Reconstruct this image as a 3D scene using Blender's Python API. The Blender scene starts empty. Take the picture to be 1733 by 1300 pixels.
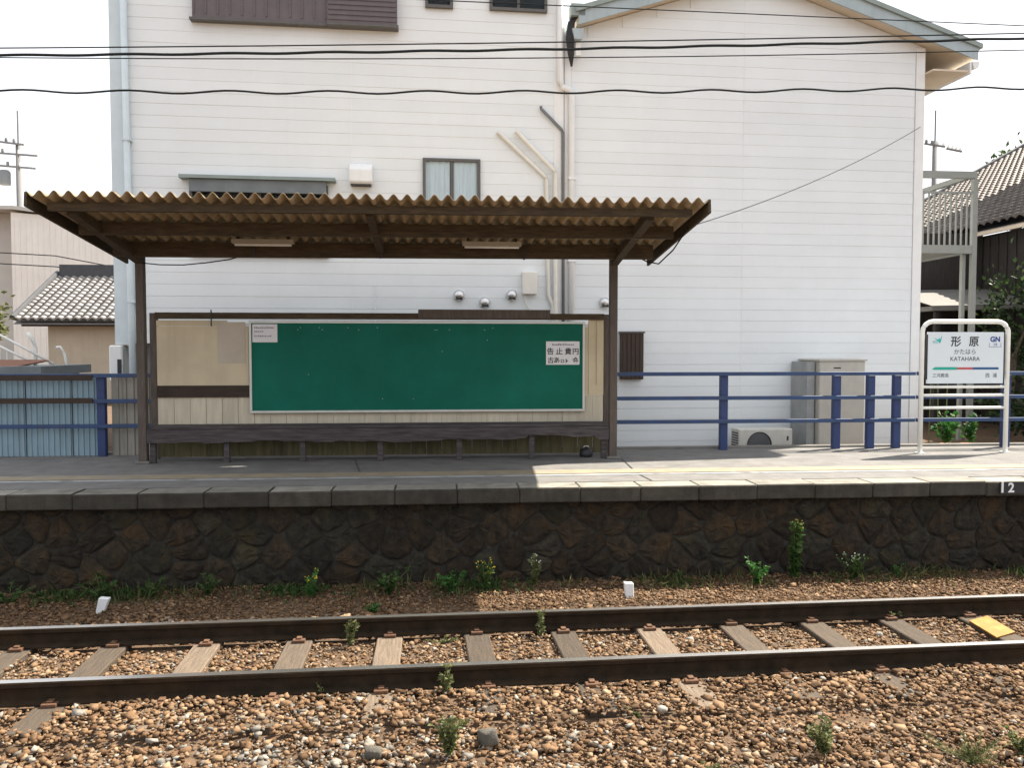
import bpy, math, random
import numpy as np
from mathutils import Vector, Matrix
R = math.radians
random.seed(7); rng = np.random.default_rng(7)
scene = bpy.context.scene
C = scene.collection

# ------------------------------------------------------------------ camera, sky, sun, exposure
cam_d = bpy.data.cameras.new('camera'); cam = bpy.data.objects.new('camera', cam_d); C.objects.link(cam)
cam_d.sensor_fit = 'HORIZONTAL'; cam_d.sensor_width = 36.0; cam_d.lens = 36.0 * 1400.0 / 1733.0
cam_d.clip_start = 0.05; cam_d.clip_end = 3000
cam.location = (0, 0, 1.5)
cam.rotation_euler = (R(90) - math.atan(60 / 1400.0), 0, R(-4.8))
scene.camera = cam
SUN = Vector((0.66, 0.34, 1.0)).normalized()            # direction towards the sun
world = bpy.data.worlds.new('World'); scene.world = world; world.use_nodes = True
wn = world.node_tree.nodes; wl = world.node_tree.links; wn.clear()
wo = wn.new('ShaderNodeOutputWorld'); wb = wn.new('ShaderNodeBackground'); sky = wn.new('ShaderNodeTexSky')
sky.sky_type = 'NISHITA'; sky.sun_disc = False
sky.sun_elevation = math.asin(SUN.z); sky.sun_rotation = math.atan2(SUN.x, SUN.y)
sky.air_density = 1.0; sky.dust_density = 6.0; sky.ozone_density = 0.6; sky.altitude = 0
wb.inputs['Strength'].default_value = 0.085
veil = wn.new('ShaderNodeMix'); veil.data_type = 'RGBA'; veil.inputs[0].default_value = 0.88   # thin white cloud veil over the whole sky
veil.inputs[7].default_value = (4.9, 5.0, 5.15, 1)
wl.new(sky.outputs[0], veil.inputs[6]); wl.new(veil.outputs[2], wb.inputs['Color']); wl.new(wb.outputs[0], wo.inputs['Surface'])
sd = bpy.data.lights.new('sun', 'SUN'); so = bpy.data.objects.new('sun', sd); C.objects.link(so)
sd.energy = 4.3; sd.angle = R(0.6); sd.color = (1.0, 0.915, 0.78)
so.rotation_euler = SUN.to_track_quat('Z', 'Y').to_euler(); so.location = (20, 10, 30)
vs = scene.view_settings
vs.view_transform = 'Standard'; vs.look = 'None'; vs.gamma = 1.0; vs.use_curve_mapping = False
vs.exposure = 1.75
scene.render.engine = 'CYCLES'

# ------------------------------------------------------------------ materials
def mat(name, col, rough=0.8, var=0.18, scale=6.0, bump=0.0, bscale=40.0, streak=0.0, streak_col=None,
        metal=0.0, rnd=0.0, col2=None, blotch=0.0, bl_col=None, bl_scale=2.0, spec=0.4, trans=0.0, aniso=(1, 1, 1), attr=None):
    m = bpy.data.materials.new(name); m.use_nodes = True
    nt = m.node_tree; N = nt.nodes; L = nt.links
    b = N['Principled BSDF']; b.inputs['Roughness'].default_value = rough; b.inputs['Metallic'].default_value = metal
    b.inputs['Specular IOR Level'].default_value = spec
    tc = N.new('ShaderNodeTexCoord'); mp = N.new('ShaderNodeMapping'); mp.inputs['Scale'].default_value = aniso
    L.new(tc.outputs['Object'], mp.inputs['Vector'])
    def noise(sc, det=6.0, vec=None):
        n = N.new('ShaderNodeTexNoise'); n.inputs['Scale'].default_value = sc; n.inputs['Detail'].default_value = det
        n.inputs['Roughness'].default_value = 0.62
        L.new(vec or mp.outputs['Vector'], n.inputs['Vector']); return n
    def mix(fac, a, c2, typ='MIX'):
        x = N.new('ShaderNodeMix'); x.data_type = 'RGBA'; x.blend_type = typ
        if isinstance(fac, float): x.inputs[0].default_value = fac
        else: L.new(fac, x.inputs[0])
        for i, v in ((6, a), (7, c2)):
            if isinstance(v, tuple): x.inputs[i].default_value = (*v[:3], 1)
            else: L.new(v, x.inputs[i])
        return x.outputs[2]
    def ramp(src, lo, hi):
        r = N.new('ShaderNodeMapRange'); r.inputs[1].default_value = lo; r.inputs[2].default_value = hi
        L.new(src, r.inputs[0]); return r.outputs[0]
    n1 = noise(scale)
    c_lo = tuple(c * (1 - var) for c in col); c_hi = tuple(min(1, c * (1 + var)) for c in (col2 or col))
    out = mix(ramp(n1.outputs['Fac'], 0.3, 0.7), c_lo, c_hi)
    if blotch > 0:
        n2 = noise(bl_scale, 8.0)
        f = ramp(n2.outputs['Fac'], 0.5, 0.68)
        mm = N.new('ShaderNodeMath'); mm.operation = 'MULTIPLY'; mm.inputs[1].default_value = blotch; L.new(f, mm.inputs[0])
        out = mix(mm.outputs[0], out, bl_col)
    if streak > 0:
        mp2 = N.new('ShaderNodeMapping'); mp2.inputs['Scale'].default_value = (9, 9, 0.45)
        L.new(tc.outputs['Object'], mp2.inputs['Vector'])
        n3 = noise(1.6, 6.0, mp2.outputs['Vector'])
        f = ramp(n3.outputs['Fac'], 0.46, 0.72)
        mm = N.new('ShaderNodeMath'); mm.operation = 'MULTIPLY'; mm.inputs[1].default_value = streak; L.new(f, mm.inputs[0])
        out = mix(mm.outputs[0], out, streak_col or tuple(c * 0.5 for c in col))
    if rnd > 0:
        oi = N.new('ShaderNodeObjectInfo'); hs = N.new('ShaderNodeHueSaturation')
        hs.inputs['Value'].default_value = 1.0
        L.new(ramp(oi.outputs['Random'], 0, 1), hs.inputs['Value'])
        mr = hs.inputs['Value'].links[0].from_node; mr.inputs[3].default_value = 1 - rnd; mr.inputs[4].default_value = 1 + rnd
        L.new(out, hs.inputs['Color']); out = hs.outputs[0]
    L.new(out, b.inputs['Base Color'])
    if bump > 0:
        nb = noise(bscale, 8.0); bp = N.new('ShaderNodeBump'); bp.inputs['Strength'].default_value = min(1.0, bump)
        bp.inputs['Distance'].default_value = 0.02
        L.new(nb.outputs['Fac'], bp.inputs['Height']); L.new(bp.outputs[0], b.inputs['Normal'])
    if trans > 0:
        tr = N.new('ShaderNodeBsdfTranslucent'); ms = N.new('ShaderNodeMixShader'); ms.inputs[0].default_value = trans
        L.new(out, tr.inputs['Color']); o = N['Material Output']
        L.new(b.outputs[0], ms.inputs[1]); L.new(tr.outputs[0], ms.inputs[2]); L.new(ms.outputs[0], o.inputs['Surface'])
    return m

def attr_mat(name, stops, rough=0.9, trans=0.0, noise_amt=0.25, nscale=60):
    """colour picked along a ramp by a per-piece random value stored on the mesh"""
    m = bpy.data.materials.new(name); m.use_nodes = True; nt = m.node_tree; N = nt.nodes; L = nt.links
    b = N['Principled BSDF']; b.inputs['Roughness'].default_value = rough; b.inputs['Specular IOR Level'].default_value = 0.25
    a = N.new('ShaderNodeAttribute'); a.attribute_name = 'pick'
    cr = N.new('ShaderNodeValToRGB'); e = cr.color_ramp.elements
    while len(e) < len(stops): e.new(0.5)
    for el, (p, c) in zip(e, stops): el.position = p; el.color = (*c, 1)
    L.new(a.outputs['Fac'], cr.inputs[0])
    tc = N.new('ShaderNodeTexCoord'); n = N.new('ShaderNodeTexNoise'); n.inputs['Scale'].default_value = nscale; n.inputs['Detail'].default_value = 4
    L.new(tc.outputs['Object'], n.inputs['Vector'])
    hs = N.new('ShaderNodeHueSaturation'); mr = N.new('ShaderNodeMapRange')
    mr.inputs[1].default_value = 0.3; mr.inputs[2].default_value = 0.7; mr.inputs[3].default_value = 1 - noise_amt; mr.inputs[4].default_value = 1 + noise_amt
    L.new(n.outputs['Fac'], mr.inputs[0]); L.new(mr.outputs[0], hs.inputs['Value']); L.new(cr.outputs[0], hs.inputs['Color'])
    L.new(hs.outputs[0], b.inputs['Base Color'])
    if trans:
        tr = N.new('ShaderNodeBsdfTranslucent'); ms = N.new('ShaderNodeMixShader'); ms.inputs[0].default_value = trans
        L.new(hs.outputs[0], tr.inputs['Color']); L.new(b.outputs[0], ms.inputs[1]); L.new(tr.outputs[0], ms.inputs[2])
        L.new(ms.outputs[0], N['Material Output'].inputs['Surface'])
    return m

SIDING = mat('white_siding', (0.735, 0.77, 0.79), 0.55, 0.03, 1.3, streak=0.07, streak_col=(0.62, 0.63, 0.61), rnd=0.02, blotch=0.10, bl_col=(0.66, 0.66, 0.62), bl_scale=0.9, bump=0.03, bscale=60)
TRIMW = mat('white_trim', (0.78, 0.79, 0.79), 0.5, 0.05, 4, streak=0.15, streak_col=(0.55, 0.55, 0.53))
TRIMB = mat('pale_blue_trim', (0.58, 0.66, 0.70), 0.5, 0.06, 4)
PIPEW = mat('cream_pipe', (0.74, 0.72, 0.66), 0.45, 0.06, 5)
PIPEG = mat('grey_pipe', (0.17, 0.18, 0.19), 0.5, 0.1, 8)
BASEG = mat('grey_base_wall', (0.30, 0.31, 0.31), 0.85, 0.12, 5, bump=0.1)
SASH = mat('bronze_window_frame', (0.10, 0.095, 0.09), 0.45, 0.12, 10)
SHUT = mat('brown_shutter', (0.115, 0.095, 0.105), 0.5, 0.12, 5, streak=0.2, streak_col=(0.16, 0.14, 0.14))
DKWOOD = mat('dark_brown_shutter', (0.055, 0.036, 0.026), 0.7, 0.35, 7, aniso=(8, 8, 0.6))
GLASS = bpy.data.materials.new('window_glass'); GLASS.use_nodes = True
_g = GLASS.node_tree.nodes['Principled BSDF']; _g.inputs['Base Color'].default_value = (0.9, 0.95, 0.97, 1); _g.inputs['Roughness'].default_value = 0.03
_g.inputs['Transmission Weight'].default_value = 1.0; _g.inputs['IOR'].default_value = 1.05; _g.inputs['Specular IOR Level'].default_value = 0.6
ROOM = mat('dark_room', (0.03, 0.035, 0.04), 0.9, 0.2, 3)
CURT = mat('white_curtain', (0.66, 0.72, 0.76), 0.9, 0.06, 6, aniso=(6, 6, 0.4))
ROOFB = mat('blue_grey_fascia', (0.36, 0.43, 0.46), 0.5, 0.08, 3, streak=0.2)
ROOFT = mat('green_grey_roof', (0.25, 0.30, 0.29), 0.6, 0.1, 3)
SOFFIT = mat('beige_soffit', (0.62, 0.53, 0.42), 0.8, 0.06, 3)
STEEL = mat('stainless_vent', (0.62, 0.62, 0.62), 0.3, 0.05, 10, metal=0.9)
TANK = mat('beige_cabinet', (0.46, 0.44, 0.39), 0.5, 0.06, 4, streak=0.15)
ACW = mat('white_condenser', (0.55, 0.54, 0.49), 0.5, 0.08, 6, streak=0.2)
BLACKP = mat('black_plastic', (0.025, 0.025, 0.028), 0.5, 0.2, 10)
ASPH = mat('platform_asphalt', (0.150, 0.146, 0.142), 0.9, 0.22, 3.5, bump=0.35, bscale=160, blotch=0.45, bl_col=(0.115, 0.113, 0.11), bl_scale=1.1)
TACT = mat('tactile_yellow', (0.24, 0.20, 0.14), 0.8, 0.2, 5, bump=0.2, bscale=90, blotch=0.7, bl_col=(0.20, 0.185, 0.16), bl_scale=1.8)
WLINE = mat('worn_white_line', (0.30, 0.31, 0.32), 0.75, 0.15, 6, blotch=1.0, bl_col=(0.15, 0.148, 0.142), bl_scale=3.5)
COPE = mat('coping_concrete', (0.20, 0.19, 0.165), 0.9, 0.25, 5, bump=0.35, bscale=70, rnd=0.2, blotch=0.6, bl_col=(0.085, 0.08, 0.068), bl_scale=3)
GRIMESHADE = mat('grimy_shaded_concrete', (0.046, 0.042, 0.034), 0.95, 0.4, 5, bump=0.45, bscale=40, rnd=0.25, blotch=0.6, bl_col=(0.026, 0.023, 0.017), bl_scale=3, streak=0.5, streak_col=(0.024, 0.022, 0.016))  # brake-dust grime, darkened further to paint in the shade on the coping face
CONC = mat('grey_concrete', (0.16, 0.152, 0.14), 0.9, 0.2, 4, bump=0.3, bscale=60, blotch=0.4, bl_col=(0.15, 0.145, 0.13))
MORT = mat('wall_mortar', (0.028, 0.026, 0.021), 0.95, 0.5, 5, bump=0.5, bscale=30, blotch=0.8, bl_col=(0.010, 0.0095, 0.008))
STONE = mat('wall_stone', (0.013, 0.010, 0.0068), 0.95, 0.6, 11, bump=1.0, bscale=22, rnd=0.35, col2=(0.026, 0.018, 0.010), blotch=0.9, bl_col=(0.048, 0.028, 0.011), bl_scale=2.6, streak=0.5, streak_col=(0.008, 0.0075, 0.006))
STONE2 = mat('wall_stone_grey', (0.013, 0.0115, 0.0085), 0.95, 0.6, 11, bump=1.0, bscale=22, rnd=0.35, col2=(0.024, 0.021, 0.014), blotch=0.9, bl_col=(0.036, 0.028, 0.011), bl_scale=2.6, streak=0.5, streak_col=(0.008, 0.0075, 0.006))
GROUND = mat('gravel_earth', (0.088, 0.056, 0.034), 0.97, 0.4, 14, bump=1.0, bscale=45, col2=(0.125, 0.078, 0.046), blotch=0.5, bl_col=(0.05, 0.038, 0.026), bl_scale=1.5)
BALL = attr_mat('ballast_stone', [(0.0, (0.028, 0.018, 0.010)), (0.18, (0.075, 0.043, 0.022)), (0.42, (0.145, 0.084, 0.044)), (0.62, (0.205, 0.128, 0.072)), (0.80, (0.27, 0.195, 0.125)), (0.90, (0.125, 0.115, 0.10)), (1.0, (0.29, 0.27, 0.235))], 0.94)
RUST = mat('rusty_rail', (0.024, 0.0165, 0.0105), 0.9, 0.4, 9, bump=0.2, bscale=60, spec=0.12, blotch=0.4, bl_col=(0.045, 0.026, 0.013))
SHINY = mat('polished_steel', (0.62, 0.61, 0.60), 0.32, 0.1, 3, metal=1.0)
TIE = mat('weathered_sleeper', (0.105, 0.080, 0.058), 0.9, 0.35, 3, aniso=(18, 1.4, 10), rnd=0.5, bump=0.6, bscale=12, blotch=0.4, bl_col=(0.12, 0.078, 0.048), bl_scale=2)
CLIP = mat('rusty_fastener', (0.102, 0.051, 0.027), 0.85, 0.3, 20)
YEL = mat('yellow_plate', (0.24, 0.118, 0.008), 0.6, 0.12, 8, blotch=0.35, bl_col=(0.42, 0.27, 0.08), bl_scale=9)
WPLAST = mat('white_stake_paint', (0.72, 0.74, 0.75), 0.6, 0.06, 8)
ROOFS = mat('corrugated_slate', (0.34, 0.265, 0.165), 0.85, 0.28, 6, bump=0.3, bscale=30, blotch=0.6, bl_col=(0.44, 0.32, 0.18), bl_scale=2.2, streak=0.4, streak_col=(0.12, 0.098, 0.068))
TIMB = mat('dark_timber', (0.058, 0.042, 0.025), 0.88, 0.4, 4, aniso=(1.2, 9, 9), bump=0.3, bscale=10, blotch=0.5, bl_col=(0.115, 0.082, 0.046), bl_scale=3)
POST = mat('brown_grey_post', (0.092, 0.0736, 0.0624), 0.8, 0.25, 5, aniso=(8, 8, 1), blotch=0.4, bl_col=(0.056, 0.048, 0.04), bl_scale=3)
CREAM = mat('cream_panel', (0.56, 0.485, 0.345), 0.8, 0.10, 2.2, streak=0.3, streak_col=(0.40, 0.36, 0.28), blotch=0.25, bl_col=(0.60, 0.46, 0.26), bl_scale=1.4)
PLANK = mat('cream_plank', (0.54, 0.49, 0.385), 0.85, 0.12, 3, aniso=(6, 6, 0.8), rnd=0.07, streak=0.2, streak_col=(0.36, 0.33, 0.26))
BENCH = mat('weathered_bench', (0.070, 0.060, 0.062), 0.9, 0.4, 4, aniso=(1, 10, 10), bump=0.5, bscale=9, blotch=0.7, bl_col=(0.026, 0.022, 0.022), bl_scale=2.5)
STAINSHADE = mat('stained_shaded_plank', (0.115, 0.10, 0.052), 0.95, 0.35, 3, aniso=(5, 5, 0.8), rnd=0.2, streak=0.5, streak_col=(0.05, 0.045, 0.03))  # olive stain, with the shade under the bench painted into the colour
OFFW = mat('grey_faded_paper', (0.47, 0.42, 0.345), 0.9, 0.06, 4)
GREEN = mat('green_board', (0.005, 0.108, 0.070), 0.6, 0.08, 1.3, col2=(0.007, 0.128, 0.092), spec=0.12, blotch=0.3, bl_col=(0.012, 0.105, 0.078), bl_scale=3, streak=0.12, streak_col=(0.02, 0.12, 0.09))
ALU = mat('aluminium_frame', (0.52, 0.55, 0.53), 0.4, 0.08, 5, metal=0.35)
PAPER = mat('white_paper', (0.68, 0.69, 0.71), 0.8, 0.04, 8)
INK = mat('dark_ink', (0.05, 0.05, 0.055), 0.8, 0.1, 20)
INKR = mat('red_ink', (0.45, 0.10, 0.10), 0.8, 0.1, 20)
INKB = mat('blue_ink', (0.02, 0.05, 0.26), 0.7, 0.1, 20)
INKG = mat('green_ink', (0.02, 0.36, 0.28), 0.7, 0.1, 20)
INKT = mat('teal_ink', (0.03, 0.42, 0.40), 0.7, 0.1, 20)
INKN = mat('navy_ink', (0.02, 0.09, 0.24), 0.7, 0.1, 20)
TUBE = mat('lamp_cover', (0.30, 0.285, 0.24), 0.5, 0.08, 8)
BLUE = mat('blue_paint', (0.022, 0.055, 0.145), 0.5, 0.2, 5, blotch=0.35, bl_col=(0.055, 0.065, 0.08), bl_scale=6, streak=0.35, streak_col=(0.07, 0.05, 0.035))
NAVY = mat('dark_blue_paint', (0.022, 0.042, 0.13), 0.5, 0.15, 5)
SHEETB = mat('pale_blue_sheet', (0.24, 0.34, 0.40), 0.6, 0.12, 2, streak=0.4, streak_col=(0.14, 0.17, 0.17))
SHEETC = mat('beige_sheet', (0.30, 0.285, 0.25), 0.7, 0.12, 2, streak=0.6, streak_col=(0.10, 0.095, 0.08))
BRBOARD = mat('brown_board', (0.042, 0.0294, 0.0224), 0.85, 0.3, 5, aniso=(1, 8, 8))
WPAINT = mat('white_pipe_paint', (0.78, 0.79, 0.76), 0.4, 0.05, 6, streak=0.15, streak_col=(0.6, 0.58, 0.5))
SIGNP = mat('sign_panel_white', (0.64, 0.71, 0.76), 0.4, 0.02, 5)
WIRE = mat('black_cable', (0.022, 0.026, 0.029), 0.95, 0.1, 20, spec=0.05)
KAWL = mat('pale_roof_tile', (0.27, 0.257, 0.25), 0.6, 0.12, 3, rnd=0.22)
KAWR = mat('brown_grey_roof_tile', (0.080, 0.067, 0.060), 0.6, 0.12, 3, rnd=0.28)
KAWD = mat('dark_ridge_tile', (0.055, 0.058, 0.064), 0.6, 0.2, 5)
KAWM = mat('mid_grey_tile_bed', (0.20, 0.195, 0.19), 0.7, 0.15, 4)
BEIGE = mat('beige_plaster', (0.44, 0.385, 0.31), 0.9, 0.08, 1.5, streak=0.15)
CREAMB = mat('cream_sheet_wall', (0.76, 0.725, 0.68), 0.8, 0.05, 1.5)
GREYB = mat('grey_sheet_wall', (0.48, 0.46, 0.43), 0.8, 0.06, 1.5)
BLKWALL = mat('charred_timber_wall', (0.030, 0.026, 0.024), 0.85, 0.3, 4, aniso=(8, 8, 1))
GALV = mat('galvanised_steel', (0.25, 0.26, 0.245), 0.5, 0.08, 6, metal=0.2)
RUSTR = mat('rust_red_roof', (0.20, 0.085, 0.05), 0.8, 0.25, 5)
SLATEG = mat('slate_grey_roof', (0.16, 0.18, 0.19), 0.7, 0.15, 5)
LEAN = mat('pale_grey_lean_to', (0.15, 0.143, 0.135), 0.8, 0.1, 4)
POLE = mat('concrete_pole', (0.16, 0.16, 0.165), 0.8, 0.08, 6)
LEAFD = attr_mat('weed_leaf', [(0.0, (0.021, 0.0525, 0.0126)), (0.5, (0.0385, 0.084, 0.0196)), (1.0, (0.07, 0.112, 0.0315))], 0.6, 0.3, 0.2, 30)
LEAFB = attr_mat('bright_leaf', [(0.0, (0.021, 0.091, 0.0154)), (0.5, (0.035, 0.133, 0.0245)), (1.0, (0.07, 0.168, 0.035))], 0.6, 0.3, 0.2, 30)
LEAFP = attr_mat('pale_leaf', [(0.0, (0.072, 0.09, 0.03)), (0.5, (0.114, 0.132, 0.048)), (1.0, (0.168, 0.168, 0.078))], 0.7, 0.35, 0.2, 30)
LEAFS = attr_mat('shrub_leaf', [(0.0, (0.010, 0.022, 0.008)), (0.7, (0.026, 0.050, 0.015)), (1.0, (0.075, 0.115, 0.035))], 0.5, 0.3, 0.2, 30)
STEM = mat('weed_stem', (0.10, 0.12, 0.045), 0.8, 0.2, 30)
BARK = mat('shrub_bark', (0.09, 0.07, 0.05), 0.9, 0.3, 20)
FLW = mat('white_petal', (0.72, 0.70, 0.62), 0.7, 0.05, 20)
FLY = mat('yellow_petal', (0.72, 0.55, 0.05), 0.7, 0.1, 20)
FLR = mat('pink_petal', (0.62, 0.20, 0.16), 0.7, 0.15, 20)
TERRA = mat('terracotta', (0.42, 0.17, 0.08), 0.85, 0.15, 8)
ROCK = mat('grey_rock', (0.085, 0.078, 0.064), 0.92, 0.3, 10, bump=0.7, bscale=18)

# ------------------------------------------------------------------ mesh helpers
ORG = {}
class MB:
    def __init__(s): s.v = []; s.f = []
    def box(s, x0, x1, y0, y1, z0, z1):
        i = len(s.v)
        s.v += [(x0, y0, z0), (x1, y0, z0), (x1, y1, z0), (x0, y1, z0), (x0, y0, z1), (x1, y0, z1), (x1, y1, z1), (x0, y1, z1)]
        s.f += [(i, i+3, i+2, i+1), (i+4, i+5, i+6, i+7), (i, i+1, i+5, i+4), (i+1, i+2, i+6, i+5), (i+2, i+3, i+7, i+6), (i+3, i, i+4, i+7)]
        return s
    def bar(s, a, b, w, h, up=(0, 0, 1)):
        """box of section w x h running from a to b"""
        a = Vector(a); b = Vector(b); d = (b - a).normalized(); u = Vector(up)
        sd_ = d.cross(u).normalized(); u = sd_.cross(d).normalized(); i = len(s.v)
        for p in (a, b):
            for (q, r) in ((-1, -1), (1, -1), (1, 1), (-1, 1)): s.v.append(tuple(p + sd_ * (q * w / 2) + u * (r * h / 2)))
        s.f += [(i, i+1, i+2, i+3), (i+7, i+6, i+5, i+4)] + [(i+k, i+4+k, i+4+(k+1) % 4, i+(k+1) % 4) for k in range(4)]
        return s
    def tube(s, path, r, n=8, cap=True):
        P = [Vector(p) for p in path]; rings = []
        for k, p in enumerate(P):
            d = (P[min(k+1, len(P)-1)] - P[max(k-1, 0)]).normalized()
            u = Vector((0, 0, 1)) if abs(d.z) < 0.9 else Vector((0, 1, 0))
            a = d.cross(u).normalized(); b = d.cross(a).normalized(); i = len(s.v)
            rr = r[k] if isinstance(r, (list, tuple)) else r
            for j in range(n):
                t = 2 * math.pi * j / n; s.v.append(tuple(p + a * (rr * math.cos(t)) + b * (rr * math.sin(t))))
            rings.append(i)
        for a_, b_ in zip(rings, rings[1:]):
            for j in range(n): s.f.append((a_+j, a_+(j+1) % n, b_+(j+1) % n, b_+j))
        if cap: s.f.append(tuple(rings[0]+j for j in reversed(range(n)))); s.f.append(tuple(rings[-1]+j for j in range(n)))
        return s
    def prism(s, poly, axis, a, b):
        """polygon (list of 2-tuples) extruded along axis x, y or z from a to b"""
        i = len(s.v); n = len(poly)
        for t in (a, b):
            for (p, q) in poly: s.v.append({'x': (t, p, q), 'y': (p, t, q), 'z': (p, q, t)}[axis])
        s.f += [tuple(i+k for k in reversed(range(n))), tuple(i+n+k for k in range(n))]
        s.f += [(i+k, i+(k+1) % n, i+n+(k+1) % n, i+n+k) for k in range(n)]
        return s
    def face(s, pts):
        i = len(s.v); s.v += [tuple(p) for p in pts]; s.f.append(tuple(range(i, i+len(pts)))); return s
    def lathe(s, prof, c, axis='y', n=14):
        i = len(s.v); m = len(prof)
        for j in range(n):
            t = 2 * math.pi * j / n
            for (r, h) in prof:
                p = {'y': (c[0]+r*math.cos(t), c[1]+h, c[2]+r*math.sin(t)), 'z': (c[0]+r*math.cos(t), c[1]+r*math.sin(t), c[2]+h)}[axis]
                s.v.append(p)
        for j in range(n):
            for k in range(m-1):
                a = i+j*m+k; b = i+((j+1) % n)*m+k; s.f.append((a, a+1, b+1, b))
        return s
    def build(s, name, m, parent=None, smooth=False, bevel=0.0, loc=None):
        o = ORG.get(parent, Vector((0, 0, 0))) if parent else Vector(loc or (0, 0, 0))
        me = bpy.data.meshes.new(name)
        me.from_pydata([(x-o.x, y-o.y, z-o.z) for (x, y, z) in s.v], [], s.f)
        import bmesh
        bm = bmesh.new(); bm.from_mesh(me); bmesh.ops.recalc_face_normals(bm, faces=bm.faces); bm.to_mesh(me); bm.free()
        if smooth: me.polygons.foreach_set('use_smooth', [True]*len(me.polygons))
        me.materials.append(m)
        ob = bpy.data.objects.new(name, me); C.objects.link(ob)
        if parent: ob.parent = parent; ORG[ob] = o
        else: ob.location = o; ORG[ob] = o
        if bevel:
            bv = ob.modifiers.new('bevel', 'BEVEL'); bv.width = bevel; bv.segments = 1; bv.limit_method = 'ANGLE'
        return ob
def B(name, m, parent, *bx, bevel=0.0): return MB().box(*bx).build(name, m, parent, bevel=bevel)
def tag(o, label, cat, group=None):
    o['label'] = label; o['category'] = cat
    if group: o['group'] = group
    return o
def thing(name, label, cat, loc=(0, 0, 0), group=None, rotz=0.0, local=False):
    o = bpy.data.objects.new(name, None); C.objects.link(o); o.location = loc; o.rotation_euler = (0, 0, rotz)
    o.empty_display_size = 0.2
    ORG[o] = Vector((0, 0, 0)) if local else Vector(loc)
    return tag(o, label, cat, group)
def struct(o): o['kind'] = 'structure'; return o
def np_obj(name, V, F, m, parent=None, pick=None, loc=(0, 0, 0), smooth=False):
    V = np.asarray(V, dtype=np.float32) - np.asarray(loc, dtype=np.float32); F = np.asarray(F, dtype=np.int32); k = F.shape[1]
    me = bpy.data.meshes.new(name); me.vertices.add(len(V)); me.vertices.foreach_set('co', V.ravel())
    me.loops.add(F.size); me.loops.foreach_set('vertex_index', F.ravel())
    me.polygons.add(len(F)); me.polygons.foreach_set('loop_start', np.arange(0, F.size, k, dtype=np.int32))
    if smooth: me.polygons.foreach_set('use_smooth', np.ones(len(F), dtype=bool))
    me.update(calc_edges=True)
    if pick is not None:
        a = me.attributes.new('pick', 'FLOAT', 'POINT'); a.data.foreach_set('value', np.asarray(pick, dtype=np.float32))
    me.materials.append(m); o = bpy.data.objects.new(name, me); C.objects.link(o)
    if parent: o.parent = parent
    else: o.location = loc
    return o
def text(body, size, m, parent, x, y, z, align='CENTER', bold=0.0, sx=1.0, name='lettering', rotz=0.0):
    """flat lettering standing in the XZ plane, facing -Y"""
    cu = bpy.data.curves.new(name, 'FONT'); cu.body = body; cu.size = size; cu.align_x = align; cu.offset = bold
    t = bpy.data.objects.new(name, cu); C.objects.link(t); bpy.context.view_layer.update()
    me = bpy.data.meshes.new_from_object(t.evaluated_get(bpy.context.evaluated_depsgraph_get()))
    C.objects.unlink(t); bpy.data.objects.remove(t)
    o = ORG[parent]; me.transform(Matrix.Translation((x-o.x, y-o.y, z-o.z)) @ Matrix.Rotation(R(90), 4, 'X') @ Matrix.Diagonal((sx, 1, 1, 1)))
    me.materials.clear(); me.materials.append(m); me.name = name
    ob = bpy.data.objects.new(name, me); C.objects.link(ob); ob.parent = parent; ORG[ob] = o
    return ob

# ------------------------------------------------------------------ ground
TR = 0.02                                                  # the track runs at a slight angle to the platform
def zg(x, y):
    d = y - (6.37 + TR * x)
    if d > 1.0: return -0.93 - 0.10 * min(1, (d - 1.0) / 1.2)
    if d < -1.0: return -0.93 - 0.075 * min(1, (-d - 1.0) / 1.6)
    return -0.93
rows = [(-600, -1.05), (0, -1.05), (3.5, -1.05), (4.3, -1.022), (5.3, -0.954), (7.4, -0.956), (8.6, -1.062), (9.15, -1.066), (9.2, -0.32), (12.3, -0.32), (40, -0.32), (900, -0.32)]
g = MB()
for k, (y, z) in enumerate(rows): g.v += [(-900, y, z), (900, y, z)]
for k in range(len(rows)-1): g.f.append((2*k, 2*k+1, 2*k+3, 2*k+2))
struct(g.build('ground', GROUND))

# ------------------------------------------------------------------ platform
PY = 8.80
pl = thing('platform', '', '', (0, 9.2, 0)); del pl['label']; del pl['category']; struct(pl)
B('platform_fill', CONC, pl, -60, 60, 9.06, 12.0, -1.2, -0.16)
B('platform_paving', ASPH, pl, -60, 60, 9.16, 12.05, -0.158, 0.0)
B('tactile_strip', TACT, pl, -60, 60, 9.75, 10.06, 0.001, 0.006)
B('edge_line', WLINE, pl, -60, 60, 9.61, 9.70, 0.001, 0.005)
B('rear_kerb', CONC, pl, -60, 60, 12.051, 12.16, -1.2, 0.035, bevel=0.01)
for (xa, xb) in ((-60, -9.04), (12.9, 60)): B('plain_coping', CONC, pl, xa, xb, PY, 9.155, -0.2, -0.002)
x = -9.03; k = 0
while x < 12.8:
    L_ = 0.66 + random.uniform(-0.015, 0.015)
    dz = random.uniform(-0.006, 0.004); dy = random.uniform(-0.008, 0.008)
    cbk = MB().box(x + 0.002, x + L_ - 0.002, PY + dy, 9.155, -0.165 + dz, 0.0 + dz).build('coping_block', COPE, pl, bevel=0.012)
    cbk.data.materials.append(GRIMESHADE)
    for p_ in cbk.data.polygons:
        if p_.normal.z < .5: p_.material_index = 1  # all but the top face gets the grime and painted shade
    x += L_
def line_crack(pts, w, name='paving_joint'):
    m = MB()
    for a, b in zip(pts, pts[1:]): m.bar((a[0], a[1], 0.002), (b[0], b[1], 0.002), w, 0.003)
    return m.build(name, BLACKP, pl)
line_crack([(2.42, 11.0), (2.36, 10.2), (2.33, 9.6), (2.36, 9.17)], 0.022)
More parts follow.
